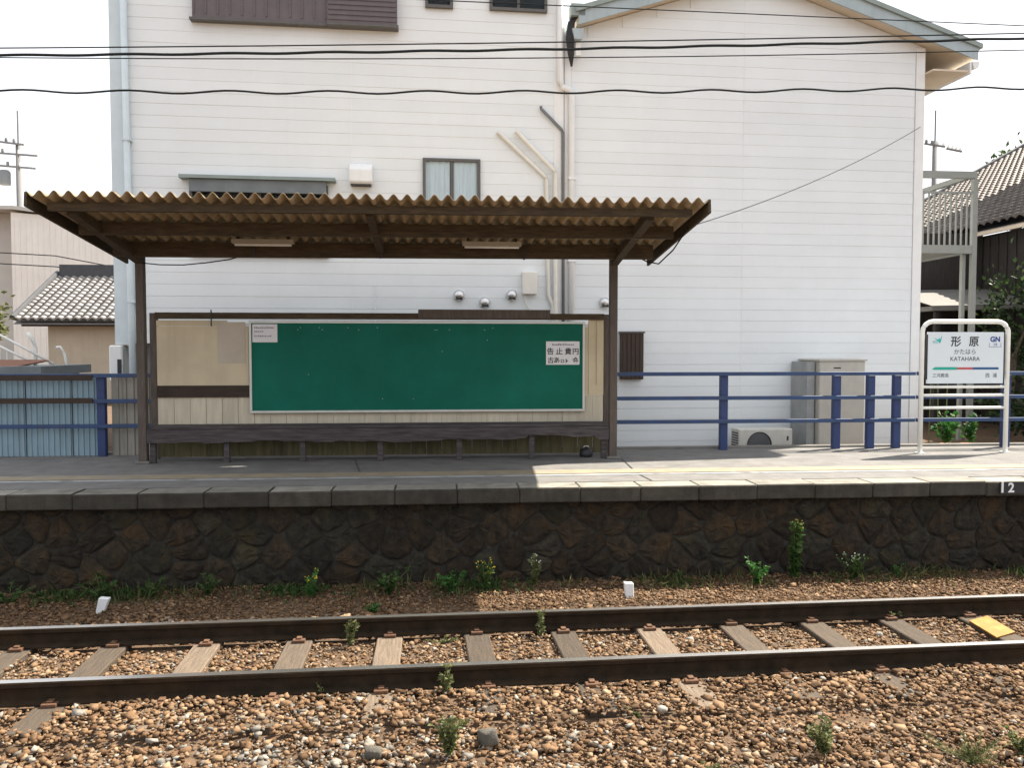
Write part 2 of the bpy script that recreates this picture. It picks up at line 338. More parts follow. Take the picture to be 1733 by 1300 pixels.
line_crack([(-1.2, 11.3), (-1.0, 10.1)], 0.008)

# stone retaining wall under the platform edge
sw = thing('stone_retaining_wall', 'dark rubble stone retaining wall below the platform edge', 'stone wall', (0, 8.95, -1.1))
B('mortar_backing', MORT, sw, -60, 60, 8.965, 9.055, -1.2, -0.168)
WX0, WX1, WZ0, WZ1 = -7.2, 10.2, -1.12, -0.17
seeds = []
px_, pz_ = 0.42, 0.21
for r in range(-1, 8):
    for c in range(-2, int((WX1-WX0)/px_)+3):
        seeds.append((WX0 + c*px_ + (r % 2)*px_/2 + random.uniform(-.11, .11), WZ0 + r*pz_ + random.uniform(-.075, .075)))
def clip(poly, nx, nz, d):
    out = []
    for i in range(len(poly)):
        a = poly[i]; b = poly[(i+1) % len(poly)]; da = nx*a[0]+nz*a[1]-d; db = nx*b[0]+nz*b[1]-d
        if da <= 0: out.append(a)
        if da*db < 0: t = da/(da-db); out.append((a[0]+t*(b[0]-a[0]), a[1]+t*(b[1]-a[1])))
    return out
for (sx, sz) in seeds:
    if not (WX0 < sx < WX1): continue
    poly = [(sx-.5, max(WZ0, sz-.5)), (sx+.5, max(WZ0, sz-.5)), (sx+.5, min(WZ1, sz+.5)), (sx-.5, min(WZ1, sz+.5))]
    if poly[0][1] >= poly[2][1]: continue
    for (tx, tz) in seeds:
        ddx, ddz = tx-sx, tz-sz
        if (ddx or ddz) and ddx*ddx+ddz*ddz < 1.0:
            l = math.hypot(ddx, ddz); poly = clip(poly, ddx/l, ddz/l, (ddx*(sx+tx)+ddz*(sz+tz))/(2*l) - 0.0045)
            if len(poly) < 3: break
    if len(poly) < 3: continue
    ar = abs(sum(poly[i][0]*poly[(i+1) % len(poly)][1]-poly[(i+1) % len(poly)][0]*poly[i][1] for i in range(len(poly))))/2
    if ar < 0.006: continue
    cx = sum(p[0] for p in poly)/len(poly); cz = sum(p[1] for p in poly)/len(poly)
    # densify and round the outline
    q = []
    for i in range(len(poly)):
        a = poly[i]; b = poly[(i+1) % len(poly)]
        for t in (0.2, 0.5, 0.8): q.append((a[0]+t*(b[0]-a[0])+random.uniform(-.006, .006), a[1]+t*(b[1]-a[1])+random.uniform(-.006, .006)))
    m = MB(); n = len(q); bulge = random.uniform(.012, .034)
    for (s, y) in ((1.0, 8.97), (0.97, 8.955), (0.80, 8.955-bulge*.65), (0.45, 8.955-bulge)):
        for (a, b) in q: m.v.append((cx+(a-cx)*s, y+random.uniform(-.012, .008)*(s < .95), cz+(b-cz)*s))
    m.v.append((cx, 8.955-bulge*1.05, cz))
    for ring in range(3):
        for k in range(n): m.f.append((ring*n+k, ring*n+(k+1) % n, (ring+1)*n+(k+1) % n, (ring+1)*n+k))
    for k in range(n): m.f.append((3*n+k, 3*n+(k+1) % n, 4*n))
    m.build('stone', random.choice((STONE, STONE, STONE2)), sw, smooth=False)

# number plate on the coping face
t = thing('platform_number_plate', 'small black plate with white numeral 2 on the platform edge', 'plate', (6.4, 8.78, -0.1))
B('plate', BLACKP, t, 6.26, 6.56, 8.772, 8.79, -0.14, -0.004)
B('white_bar', WPLAST, t, 6.272, 6.297, 8.768, 8.7715, -0.125, 0.0)
text('2', 0.15, WPLAST, t, 6.39, 8.771, -0.12, bold=0.004)

# ------------------------------------------------------------------ track
ang = math.atan(TR); YC = 6.37
trk = thing('railway_track', 'single railway track with rusty rails and weathered wooden sleepers', 'railway track', (0, YC, -0.9), rotz=ang, local=True)
prof = [(-.0625, 0), (.0625, 0), (.0625, .012), (.009, .03), (.009, .105), (.032, .118), (.033, .146), (.026, .153), (-.026, .153), (-.033, .146), (-.032, .118), (-.009, .105), (-.009, .03), (-.0625, .012)]
for yy in (-.56, .56):
    r_ = MB().prism([(p+yy, q) for p, q in prof], 'x', -70, 70).build('rail', RUST, trk)
    MB().box(-70, 70, yy-.029, yy+.029, .1531, .1545).build('running_surface', SHINY, r_)
SLX = [-0.44 + 0.735*k for k in range(-11, 14)]
tie_me = None
for k, sx in enumerate(SLX):
    ob = MB().box(-.105, .105, -1.05, 1.05, -.15, -.004).build('sleeper', TIE, trk, bevel=0.008) if tie_me is None else None
    if ob is None:
        ob = bpy.data.objects.new('sleeper', tie_me); C.objects.link(ob); ob.parent = trk
        bv = ob.modifiers.new('bevel', 'BEVEL'); bv.width = 0.008; bv.segments = 1
    else: tie_me = ob.data
    ob.location = (sx, random.uniform(-.03, .03), 0); ob.rotation_euler = (0, 0, random.uniform(-.02, .02))
    for yy in (-.56, .56):
        for sg in (-1, 1):
            c = MB().box(-.05, .05, yy+sg*.064, yy+sg*.12, -.004, .022).box(-.022, .022, yy+sg*.05, yy+sg*.1, .022, .036).build('rail_fastener', CLIP, None, bevel=0.004)
            c.parent = ob; ORG[c] = Vector()

# ballast: thousands of stones nobody could count
def ico():
    t = (1+5**.5)/2
    v = np.array([(-1, t, 0), (1, t, 0), (-1, -t, 0), (1, -t, 0), (0, -1, t), (0, 1, t), (0, -1, -t), (0, 1, -t), (t, 0, -1), (t, 0, 1), (-t, 0, -1), (-t, 0, 1)])
    v /= np.linalg.norm(v[0])
    f = np.array([(0, 11, 5), (0, 5, 1), (0, 1, 7), (0, 7, 10), (0, 10, 11), (1, 5, 9), (5, 11, 4), (11, 10, 2), (10, 7, 6), (7, 1, 8), (3, 9, 4), (3, 4, 2), (3, 2, 6), (3, 6, 8), (3, 8, 9), (4, 9, 5), (2, 4, 11), (6, 2, 10), (8, 6, 7), (9, 8, 1)])
    return v, f
IV, IF = ico()
CV = np.array([(-1, -1, -1), (1, -1, -1), (1, 1, -1), (-1, 1, -1), (-1, -1, 1), (1, -1, 1), (1, 1, 1), (-1, 1, 1)])*.72
CF = np.array([(0, 3, 2), (0, 2, 1), (4, 5, 6), (4, 6, 7), (0, 1, 5), (0, 5, 4), (1, 2, 6), (1, 6, 5), (2, 3, 7), (2, 7, 6), (3, 0, 4), (3, 4, 7)])
def stones(X, Y, Z, S, pick, blocky=False):
    n = len(X); IV_, IF_ = (CV, CF) if blocky else (IV, IF); nv = len(IV_)
    V = IV_[None]*(1+rng.uniform(-.28, .28, (n, nv, 1))) + rng.uniform(-.33, .33, (n, nv, 3))*(1 if blocky else .5)
    V = V*np.stack([rng.uniform(.75, 1.3, n), rng.uniform(.7, 1.1, n), rng.uniform(.42, .75, n)], 1)[:, None, :]
    a = rng.uniform(0, 2*np.pi, n); tlt = rng.uniform(-.6, .6, n)
    c, s = np.cos(tlt)[:, None], np.sin(tlt)[:, None]
    y2 = V[:, :, 1]*c - V[:, :, 2]*s; z2 = V[:, :, 1]*s + V[:, :, 2]*c
    c, s = np.cos(a)[:, None], np.sin(a)[:, None]
    x3 = V[:, :, 0]*c - y2*s; y3 = V[:, :, 0]*s + y2*c
    W = np.stack([x3, y3, z2], 2)*S[:, None, None] + np.stack([X, Y, Z], 1)[:, None, :]
    F = (IF_[None] + (np.arange(n)*nv)[:, None, None]).reshape(-1, 3)
    return W.reshape(-1, 3), F, np.repeat(pick, nv)
zgv = np.vectorize(zg)
def scatter(n, smin, smax, lift):
    X = rng.uniform(-7.0, 9.0, n); Y = rng.uniform(3.5, 8.93, n); S = rng.uniform(smin, smax, n)**1.0
    keep = np.ones(n, bool)
    dx = X; lx = X; ly = Y - (YC + TR*X)                       # track-local
    for yy in (-.56, .56): keep &= ~(np.abs(ly-yy) < .07)
    tie = np.min(np.abs(lx[:, None] - np.array(SLX)[None]), axis=1)
    kidx = np.argmin(np.abs(lx[:, None] - np.array(SLX)[None]), axis=1)
    cover = rng.random(len(SLX)); inner = np.abs(ly) < .5
    cov = np.isin(kidx, COVERED)
    keep &= ~((tie < .08) & inner & (rng.random(n) > np.where(cov, .35, .05)))
    shown = np.isin(kidx, SHOWN)
    keep &= ~((tie < .085) & (ly > -.93) & (ly < -.5) & shown & (rng.random(n) > .10))
    keep &= ~((X > 4.56) & (X < 4.85) & (Y > 6.38) & (Y < 6.92) & (rng.random(n) > .05 + .4*(X > 4.75)))
    X, Y, S = X[keep], Y[keep], S[keep]; ly = ly[keep]
    Z = zgv(X, Y) + lift*rng.uniform(-1, 1, len(X)) + np.where((ly < -.62) & (ly > -1.15), 0.030, 0) - 0.006
    Z += 0.016*np.sin(X*2.3+Y)*np.sin(Y*3.1-X)
    kk = kidx[keep]; bur = (~np.isin(kk, SHOWN)) & (ly < -.62) & (ly > -1.12); Z = np.where(bur, Z+.012, Z)
    near_wall = Y > 7.6
    S = np.where(near_wall & (rng.random(len(S)) > .25), S*.62, S); S = np.where((np.abs(ly) < .5) & (rng.random(len(S)) > .2), S*.72, S)
    Z = np.where(near_wall, Z-.004, Z)
    p = np.clip(rng.beta(2.4, 2.2, len(X))*.86 + np.where(np.abs(ly) < .5, .10, 0), 0, .87)
    grey = np.exp(-((X+.7)/1.1)**2 - ((Y-4.85)/.45)**2)*.75 + np.clip(5.3-Y, 0, 1)*.18
    p = np.where(rng.random(len(X)) < .055 + grey*.55, rng.uniform(.84, 1, len(X)), p)
    p = np.where(near_wall, p*.86, p)
    return X, Y, Z, S, p
COVERED = [SLX.index(s) for s in SLX if min(abs(s-q) for q in (-1.91, 2.5, 3.97, -4.1)) < .2]
SHOWN = [SLX.index(s) for s in SLX if min(abs(s-q) for q in (-2.6, -0.44, 1.77, 3.25)) < .2]
parts_ = [scatter(50000, .011, .026, .010), scatter(70000, .006, .013, .008), scatter(2200, .026, .042, .005)]
X, Y, Z, S, P_ = [np.concatenate(a) for a in zip(*parts_)]
blk = rng.random(len(X)) < .85
V1, F1, P1 = stones(X[blk], Y[blk], Z[blk], S[blk], P_[blk], True); V2, F2, P2 = stones(X[~blk], Y[~blk], Z[~blk], S[~blk]*.95, P_[~blk])
V = np.concatenate([V1, V2]); F = np.concatenate([F1, F2+len(V1)]); P_ = np.concatenate([P1, P2])
o = np_obj('ballast', V, F, BALL, pick=P_); o['kind'] = 'stuff'; o['label'] = 'rust brown and grey track ballast stones'

# rocks and marker stakes
def rock(name, label, x, y, s, m):
    V, F, _ = stones(np.array([x]), np.array([y]), np.array([zg(x, y)+.02]), np.array([s]), np.array([.5]), True)
    V[:, 2] = np.where(V[:, 2] < zg(x, y)-.03, zg(x, y)-.03, V[:, 2])
    o = np_obj(name, V, F, m, loc=(x, y, zg(x, y))); tag(o, label, 'rock'); bv = o.modifiers.new('bevel', 'BEVEL'); bv.width = s*.12; bv.segments = 1
rock('ballast_rock', 'large angular grey brown rock in the front ballast at the bottom centre', 0.27, 5.04, .085, ROCK)
rock('ballast_rock', 'flat pale grey rock at the bottom edge left of the centre', -0.42, 4.93, .07, ROCK)
for (x, y, lab, rz) in ((-3.25, 8.05, 'white plastic marker stake leaning among weeds at the left', .12), (1.88, 8.13, 'white plastic marker stake standing in bare gravel at the centre', -.05)):
    t = thing('marker_stake', lab, 'stake', (x, y, zg(x, y)), 'white track marker stakes')
    z0 = zg(x, y)
    MB().prism([(x-.045+rz*.1, z0-.03), (x+.035, z0-.03), (x+.05+rz*.4, z0+.125), (x-.045+rz*.4, z0+.135)], 'y', y-.03, y+.03).build('stake_body', WPLAST, t, bevel=.006)
    B('stake_foot', BLACKP, t, x-.05, x+.05, y-.035, y+.035, z0-.05, z0-.031)
t = thing('yellow_plate', 'yellow warning plate lying between the rails at the right', 'plate', (4.70, 6.66, -.9))
pm = MB(); q4 = [(4.595, 6.80, -.885), (4.835, 6.90, -.882), (4.805, 6.50, -.888), (4.57, 6.40, -.893)]
pm.v = q4 + [(a, b, c-.012) for a, b, c in q4]; pm.f = [(0, 1, 2, 3), (7, 6, 5, 4)] + [(k, k+4, (k+1) % 4+4, (k+1) % 4) for k in range(4)]
pm.build('plate', YEL, t)

# ------------------------------------------------------------------ shelter
sh = thing('platform_shelter', 'open wooden platform shelter with corrugated roof sloping up to the track', 'shelter', (-0.8, 11.1, 0))
RX0, RX1 = -4.22, 2.90; RYF, RYB = 8.86, 11.64
def rz(y, x=0.0): return 3.075 - (y - RYF)*0.108 + 0.004*(x+4.3)   # roof sheet middle height
pitch = 0.1428; amp = 0.032
NS = 8; per = (RX1-RX0)/NS
for s in range(NS):
    xa = RX0 + s*per - (0.03 if s else 0); xb = RX0 + (s+1)*per; n = 60
    m = MB(); lift = 0.006*(s % 2); ys = np.linspace(RYF + random.uniform(-.012, .012), RYB, 7); th_ = .007
    sag = random.uniform(-.004, .004)
    for j, y in enumerate(ys):
        for i in range(n+1):
            xx = xa + (xb-xa)*i/n
            z = rz(y, xx) + amp*math.cos(2*math.pi*(xx-RX0)/pitch) + lift + sag*math.sin(j*1.3)
            m.v.append((xx, y, z+th_/2)); 
    N1 = len(m.v)
    m.v += [(a, b, c-th_) for (a, b, c) in m.v[:N1]]
    for j in range(6):
        for i in range(n):
            a = j*(n+1)+i; b = a+n+1
            m.f.append((a, a+1, b+1, b)); m.f.append((N1+a, N1+b, N1+b+1, N1+a+1))
    for i in range(n):
        m.f.append((i, N1+i, N1+i+1, i+1)); b = 6*(n+1)+i; m.f.append((b, b+1, N1+b+1, N1+b))
    for j in range(6):
        a = j*(n+1); b = a+n+1; m.f.append((a, b, N1+b, N1+a)); a += n; b += n; m.f.append((a, N1+a, N1+b, b))
    m.build('roof_sheet', ROOFS, sh, smooth=True)
UN = amp + .008
for yy, hh in ((9.06, .08), (9.80, .145), (10.76, .185), (11.12, .10)):                                    # purlins
    m = MB(); segs = 8
    for k in range(segs):
        xa = RX0+.06 + (RX1-RX0-.12)*k/segs; xb = RX0+.06+(RX1-RX0-.12)*(k+1)/segs
    zc = rz(yy, -.7) - UN - hh/2
    m.bar((RX0+.14, yy, rz(yy, RX0)-UN-hh/2), (RX1-.14, yy, rz(yy, RX1)-UN-hh/2), .075, hh)
    m.build('purlin', TIMB, sh)
for xx, w_ in ((-3.88, .10), (-0.78, .08), (2.31, .10)):                                    # cantilever rafters
    MB().bar((xx, 9.13, rz(9.10, xx)-UN-.06), (xx, 11.10 if w_ > .09 else 10.71, rz(11.10, xx)-UN-.16 if w_ > .09 else rz(10.71, xx)-UN-.10), w_, .10).build('rafter', TIMB, sh)
for xx in (RX0-.012, RX1+.012):                                                      # verge boards
    MB().bar((xx, RYF+.03, rz(RYF+.03, xx)-.045), (xx, RYB-.02, rz(RYB, xx)-.055), .03, .15).build('verge_board', TIMB, sh)
for xx in (-3.885, 2.31):
    B('post', POST, sh, xx-.052, xx+.052, 11.05, 11.15, 0, rz(11.1, xx)-UN-.101, bevel=.006)
    B('post_base', CONC, sh, xx-.09, xx+.09, 11.02, 11.2, .001, .035, bevel=.006)
    B('rear_post', POST, sh, xx-.045, xx+.045, 11.53, 11.61, 0, 1.98)
# rear wall of the shelter
WY = 11.50
B('top_rail', TIMB, sh, -3.83, 2.255, WY-.06, WY+.03, 1.90, 1.985)
B('lapped_rail', POST, sh, -0.33, 1.49, WY-.085, WY-.061, 1.915, 2.035)
x = -3.83
while x < 2.25:
    w_ = min(.212 + random.uniform(-.004, .004), 2.255-x)
    if w_ > .03: B('plank', PLANK, sh, x+.0025, x+w_-.0025, WY+random.uniform(-.003, .003), WY+.02, .44, .84); B('lower_plank', STAINSHADE, sh, x+.0025, x+w_-.0025, WY+random.uniform(-.003, .003), WY+.02, .03, .438)
    x += w_
xs = [-3.83, -2.62, -1.4, -.2, 1.0, 2.04]
for a, b in zip(xs, xs[1:]): B('wall_panel', CREAM, sh, a+.003, b-.003, WY-.008, WY+.018, .845, 1.80)
B('wall_panel', CREAM, sh, 2.043, 2.255, WY-.012, WY+.018, .845, 1.90)
B('gap_panel', PAPER, sh, -2.9, 2.04, WY-.004, WY+.018, 1.803, 1.845)
B('wall_panel', CREAM, sh, -3.83, -2.9, WY-.004, WY+.018, 1.803, 1.88)
B('skirting_strip', BRBOARD, sh, -3.83, -2.615, WY-.03, WY-.0085, .84, 1.0)
B('faded_poster_patch', OFFW, sh, -3.03, -2.66, WY-.0125, WY-.0085, 1.30, 1.86)
MB().prism([(2.16, 1.0), (2.20, 1.0), (2.20, 1.88), (2.16, 1.88)], 'y', WY-.03, WY-.013).build('wall_batten', CREAM, sh)
MB().tube([(-3.84, 11.04, 2.60), (-3.6, 11.0, 2.575), (-3.3, 10.95, 2.57), (-3.0, 10.9, 2.595), (-2.7, 10.86, 2.635), (-2.55, 10.85, 2.68)], .008, 6).build('slack_cable', WIRE, sh)
for xx in (-2.35, -0.78, 1.05): B('hook', BLACKP, sh, xx-.012, xx+.012, 10.66, 10.675, rz(10.7)-UN-.21, rz(10.7)-UN-.10)
B('nail_hook', BLACKP, sh, -3.1, -3.085, WY-.075, WY-.061, 1.8, 2.02)

# lamps under the roof
for xx, lab in ((-2.18, 'fluorescent lamp under the shelter roof at the left of the middle rafter'), (0.62, 'fluorescent lamp under the shelter roof at the right of the middle rafter')):
    zz = rz(10.40) - UN - .075
    t = thing('fluorescent_lamp', lab, 'lamp', (xx, 10.40, zz), 'lamps under the shelter roof')
    MB().prism([(10.34, zz+.02), (10.46, zz+.02), (10.44, zz-.03), (10.36, zz-.03)], 'x', xx-.37, xx+.37).build('lamp_body', TUBE, t)
    MB().tube([(xx-.34, 10.40, zz-.042), (xx+.34, 10.40, zz-.042)], .016, 8).build('lamp_tube', WPAINT, t, smooth=True)
    for sg in (-1, 1): B('lamp_hanger', TIMB, t, xx+sg*.3-.015, xx+sg*.3+.015, 10.38, 10.42, zz+.02, zz+.085)

# bench along the shelter wall
bn = thing('wooden_bench', 'long weathered wooden bench along the shelter wall', 'bench', (-0.8, 11.25, 0))
for k, (ya, yb) in enumerate(((11.06, 11.19), (11.2, 11.33), (11.34, 11.47))):
    B('seat_plank', BENCH, bn, -3.83, 2.25, ya, yb, .445, .478, bevel=.005)
# ragged front apron
m = MB(); n = 90; top = []; bot = []
for i in range(n+1):
    xx = -3.83 + 6.08*i/n
    d = .010*math.sin(xx*2.1)+.008*math.sin(xx*5.3+1)+.006*math.sin(xx*13)+.004*math.sin(xx*31)
    b_ = .275 + d + (.05 if 1.15 < xx < 2.05 else 0)
    m.v += [(xx, 11.045, .443), (xx, 11.045+.012*math.sin(xx*3), b_), (xx, 11.07, .443), (xx, 11.07+.012*math.sin(xx*3), b_)]
for i in range(n):
    a = 4*i; b = a+4
    m.f += [(a, a+1, b+1, b), (a+2, b+2, b+3, a+3), (a+1, a+3, b+3, b+1), (a, b, b+2, a+2)]
m.f += [(0, 2, 3, 1), (4*n, 4*n+1, 4*n+3, 4*n+2)]
m.build('front_apron', BENCH, bn)
for xx in (-3.77, -2.83, -1.85, -.83, .22, 1.2, 2.19): B('bench_leg', BENCH, bn, xx-.035, xx+.035, 11.09, 11.15, .002, .444)
B('bench_stretcher', BENCH, bn, -3.73, 2.15, 11.40, 11.44, .36, .444)
t = thing('dark_bundle', 'small dark bundle on the ground under the right end of the bench', 'bundle', (1.98, 11.3, 0))
MB().lathe([(0, 0.0), (.085, 0.0), (.095, .04), (.08, .10), (.04, .125), (0, .13)], (1.98, 11.3, .002), 'z', 10).build('bundle_body', BLACKP, t, smooth=True)
MB().tube([(1.94, 11.3, .115), (1.955, 11.29, .15), (2.005, 11.29, .15), (2.02, 11.3, .115)], .007, 6).build('bundle_tie', PAPER, t)

# notice board and sheets
nb = thing('notice_board', 'wide empty green notice board with aluminium frame on the shelter wall', 'notice board', (-.3, 11.44, .62))
NX0, NX1, NZ0, NZ1, NY = -2.60, 1.98, .625, 1.875, 11.425
B('board_panel', GREEN, nb, NX0+.03, NX1-.03, NY+.012, NY+.04, NZ0+.03, NZ1-.03)
for (a, b, c, d) in ((NX0, NX1, NZ0, NZ0+.032), (NX0, NX1, NZ1-.032, NZ1)): B('frame_rail', ALU, nb, a, b, NY-.006, NY+.06, c, d, bevel=.003)
for (a, b) in ((NX0, NX0+.032), (NX1-.032, NX1)): B('frame_stile', ALU, nb, a, b, NY-.006, NY+.06, NZ0+.0325, NZ1-.0325, bevel=.003)
t = thing('paper_notice', 'white paper with three lines of small print, pinned top left on the green board', 'notice', (-2.38, 11.43, 1.6), 'sheets pinned on the green board')
B('paper', PAPER, t, -2.555, -2.225, NY+.006, NY+.009, 1.585, 1.83)
INKF = mat('faded_ink', (0.26, 0.26, 0.28), 0.8, 0.3, 60)
def small_print(par, x0, x1, z, h, m):                     # print too small to read: rows of short strokes
    g_ = MB(); x_ = x0
    while x_ < x1-.01:
        w_ = random.uniform(.010, .022); k_ = random.uniform(.6, 1.0)
        g_.box(x_, min(x_+w_, x1), NY+.0035, NY+.0055, z, z+h*k_); x_ += w_+random.uniform(.004, .010)
    g_.build('small_print', m, par)['kind'] = 'stuff'
for (zz, xe_) in ((1.772, -2.26), (1.722, -2.40), (1.66, -2.29)): small_print(t, -2.53, xe_, zz, .022, INKF)
t = thing('paper_notice', 'white poster with two rows of large dark characters, right end of the green board', 'notice', (1.67, 11.43, 1.27), 'sheets pinned on the green board')
B('paper', PAPER, t, 1.435, 1.905, NY+.006, NY+.009, 1.275, 1.60)
small_print(t, 1.52, 1.84, 1.543, .03, INKF)
for (ch, xx, zz, sz) in (('告', 1.495, 1.425, .10), ('止', 1.62, 1.425, .10), ('貴', 1.745, 1.425, .10), ('円', 1.85, 1.425, .095), ('古', 1.50, 1.305, .09), ('あ', 1.585, 1.305, .09), ('ロ', 1.665, 1.305, .06), ('ト', 1.725, 1.305, .07), ('会', 1.85, 1.305, .09)):
    text(ch, sz, INK, t, xx, NY+.0045, zz, bold=.002)

for k in range(26):
    x_ = random.uniform(NX0+.1, NX1-.1); z_ = random.choice((random.uniform(NZ0+.1, NZ1-.1), NZ1-.09, NZ1-.12))
    MB().lathe([(0, -.006), (.005, -.005), (.006, 0), (.004, .003)], (x_, NY+.010, z_), 'y', 6).build('pin', random.choice((ALU, STEEL, BLACKP)), nb)

# ------------------------------------------------------------------ blue platform fences
def fence(label, x0, x1, posts, y=11.85, zs=(1.13, .775, .43)):
    f = thing('platform_fence', label, 'fence', ((x0+x1)/2, y, 0), 'blue platform fences')
    for k, z in enumerate(zs): B('fence_rail', BLUE, f, x0, x1, y-.03, y+.018, z-.03, z+.025, bevel=.004)
    for xp in posts: B('fence_post', NAVY, f, xp-.055, xp+.055, y-.022 if False else y+.0185, y+.11, 0, 1.10, bevel=.005)
    return f
fence('blue three-rail platform fence right of the shelter', 2.5, 7.06, (4.14, 5.87, 6.40, 6.81))
f2 = fence('blue platform fence with dark post right of the station sign', 7.09, 12.5, (8.55, 10.6))
f3 = fence('blue platform fence in front of sheet metal left of the shelter', -9.5, -4.0, (-4.72, -7.2))
B('dark_board', BRBOARD, f3, -9.5, -4.80, 11.80, 11.819, 1.06, 1.135)
B('dark_board', BRBOARD, f3, -9.5, -4.80, 11.80, 11.819, .745, .82)
def ribbed(name, label, x0, x1, y, z0, z1, pitch_, m, cat='sheet panel'):
    t = thing(name, label, cat, ((x0+x1)/2, y, z0)); k = 0; x = x0
    while x < x1-.01:                                                      # separate sheets
        w = min(.62, x1-x); mm = MB(); pts = []; xx = x
        while xx < x+w-1e-6:
            for (dx_, dy_) in ((0, 0), (.55, 0), (.65, -.018), (.9, -.018)): pts.append((min(xx+dx_*pitch_, x+w), y+dy_))
            xx += pitch_
        pts.append((x+w, y))
        for (a, b) in pts: mm.v += [(a, b, z0), (a, b, z1)]
        n_ = len(pts)
        for (a, b) in pts: mm.v += [(a, b+.006, z0), (a, b+.006, z1)]
        for i in range(n_-1):
            mm.f.append((2*i, 2*i+2, 2*i+3, 2*i+1)); o_ = 2*n_; mm.f.append((o_+2*i, o_+2*i+1, o_+2*i+3, o_+2*i+2))
            mm.f.append((2*i+1, 2*i+3, o_+2*i+3, o_+2*i+1))
        mm.build('metal_sheet', m, t); x += w+.002; k += 1
    return t
ribbed('metal_sheet_screen', 'pale blue ribbed metal screen behind the left fence', -9.5, -4.80, 11.995, .0, 1.10, .075, SHEETB)
ribbed('metal_sheet_screen', 'beige ribbed metal screen between blue post and shelter', -4.62, -3.95, 11.995, .0, 1.10, .105, SHEETC)

# ------------------------------------------------------------------ station sign
sg = thing('station_sign', 'white tubular framed station name sign standing at the right of the fence', 'sign', (7.45, 11.27, 0))
SX0, SX1, SZ, rr = 6.81, 8.10, 1.885, .16
path = [(SX0, 11.27, 0)] + [(SX0+rr-rr*math.cos(a), 11.27, SZ-rr+rr*math.sin(a)) for a in np.linspace(0, math.pi/2, 8)] + \
       [(SX1-rr+rr*math.sin(a), 11.27, SZ-rr+rr*math.cos(a)) for a in np.linspace(0, math.pi/2, 8)] + [(SX1, 11.27, 0)]
MB().tube(path, .032, 12).build('sign_frame', WPAINT, sg, smooth=True)
for z in (.95, .83, .65): MB().tube([(SX0, 11.27, z), (SX1, 11.27, z)], .02, 8).build('cross_rail', WPAINT, sg, smooth=True)
for xx in (SX0, SX1): B('base_plate', WPAINT, sg, xx-.055, xx+.055, 11.215, 11.325, .001, .012)
pn = B('name_panel', SIGNP, sg, 6.885, 8.025, 11.245, 11.285, 1.0, 1.735, bevel=.004)
for (a, b) in ((6.885, 6.915), (7.995, 8.025)):
    B('side_bracket', BLACKP, pn, a-.022 if a < 7 else b-.008, a+.008 if a < 7 else b+.022, 11.25, 11.28, 1.06, 1.70)
TY = 11.2425
text('形', .155, INK, pn, 7.30, TY, 1.545, bold=.003); text('原', .155, INK, pn, 7.57, TY, 1.545, bold=.003)
text('かたはら', .085, INK, pn, 7.44, TY, 1.425); text('KATAHARA', .085, INK, pn, 7.44, TY, 1.325)
text('三河鹿島', .062, INK, pn, 7.08, TY, 1.095); text('西  浦', .07, INK, pn, 7.84, TY, 1.09)
text('GN', .10, INKB, pn, 7.89, TY, 1.60, bold=.004); text('19', .06, INKB, pn, 7.89, TY, 1.535)
MB().box(7.80, 7.98, TY, TY+.002, 1.522, 1.526).box(7.80, 7.804, TY, TY+.002, 1.526, 1.58).box(7.976, 7.98, TY, TY+.002, 1.526, 1.58).build('badge_outline', INKB, pn)
MB().prism([(6.95, 1.212), (7.0, 1.236), (7.32, 1.236), (7.32, 1.196), (6.985, 1.196)], 'y', TY, TY+.002).build('line_band', INKG, pn)
B('line_band', INKR, pn, 7.321, 7.56, TY, TY+.002, 1.20, 1.232); B('line_band', INKN, pn, 7.561, 7.95, TY, TY+.002, 1.20, 1.232)
# teal bird-like emblem of strokes
MB().prism([(6.965, 1.66), (7.03, 1.625), (7.05, 1.655), (7.06, 1.625), (7.09, 1.69), (7.075, 1.60), (7.06, 1.575), (7.035, 1.60)], 'y', TY, TY+.002).build('emblem', INKT, pn)
for z, a, b in ((1.605, 6.955, 7.025), (1.59, 6.95, 7.03), (1.573, 6.955, 7.04)): B('emblem_line', INKT, pn, a, b, TY, TY+.002, z, z+.005)

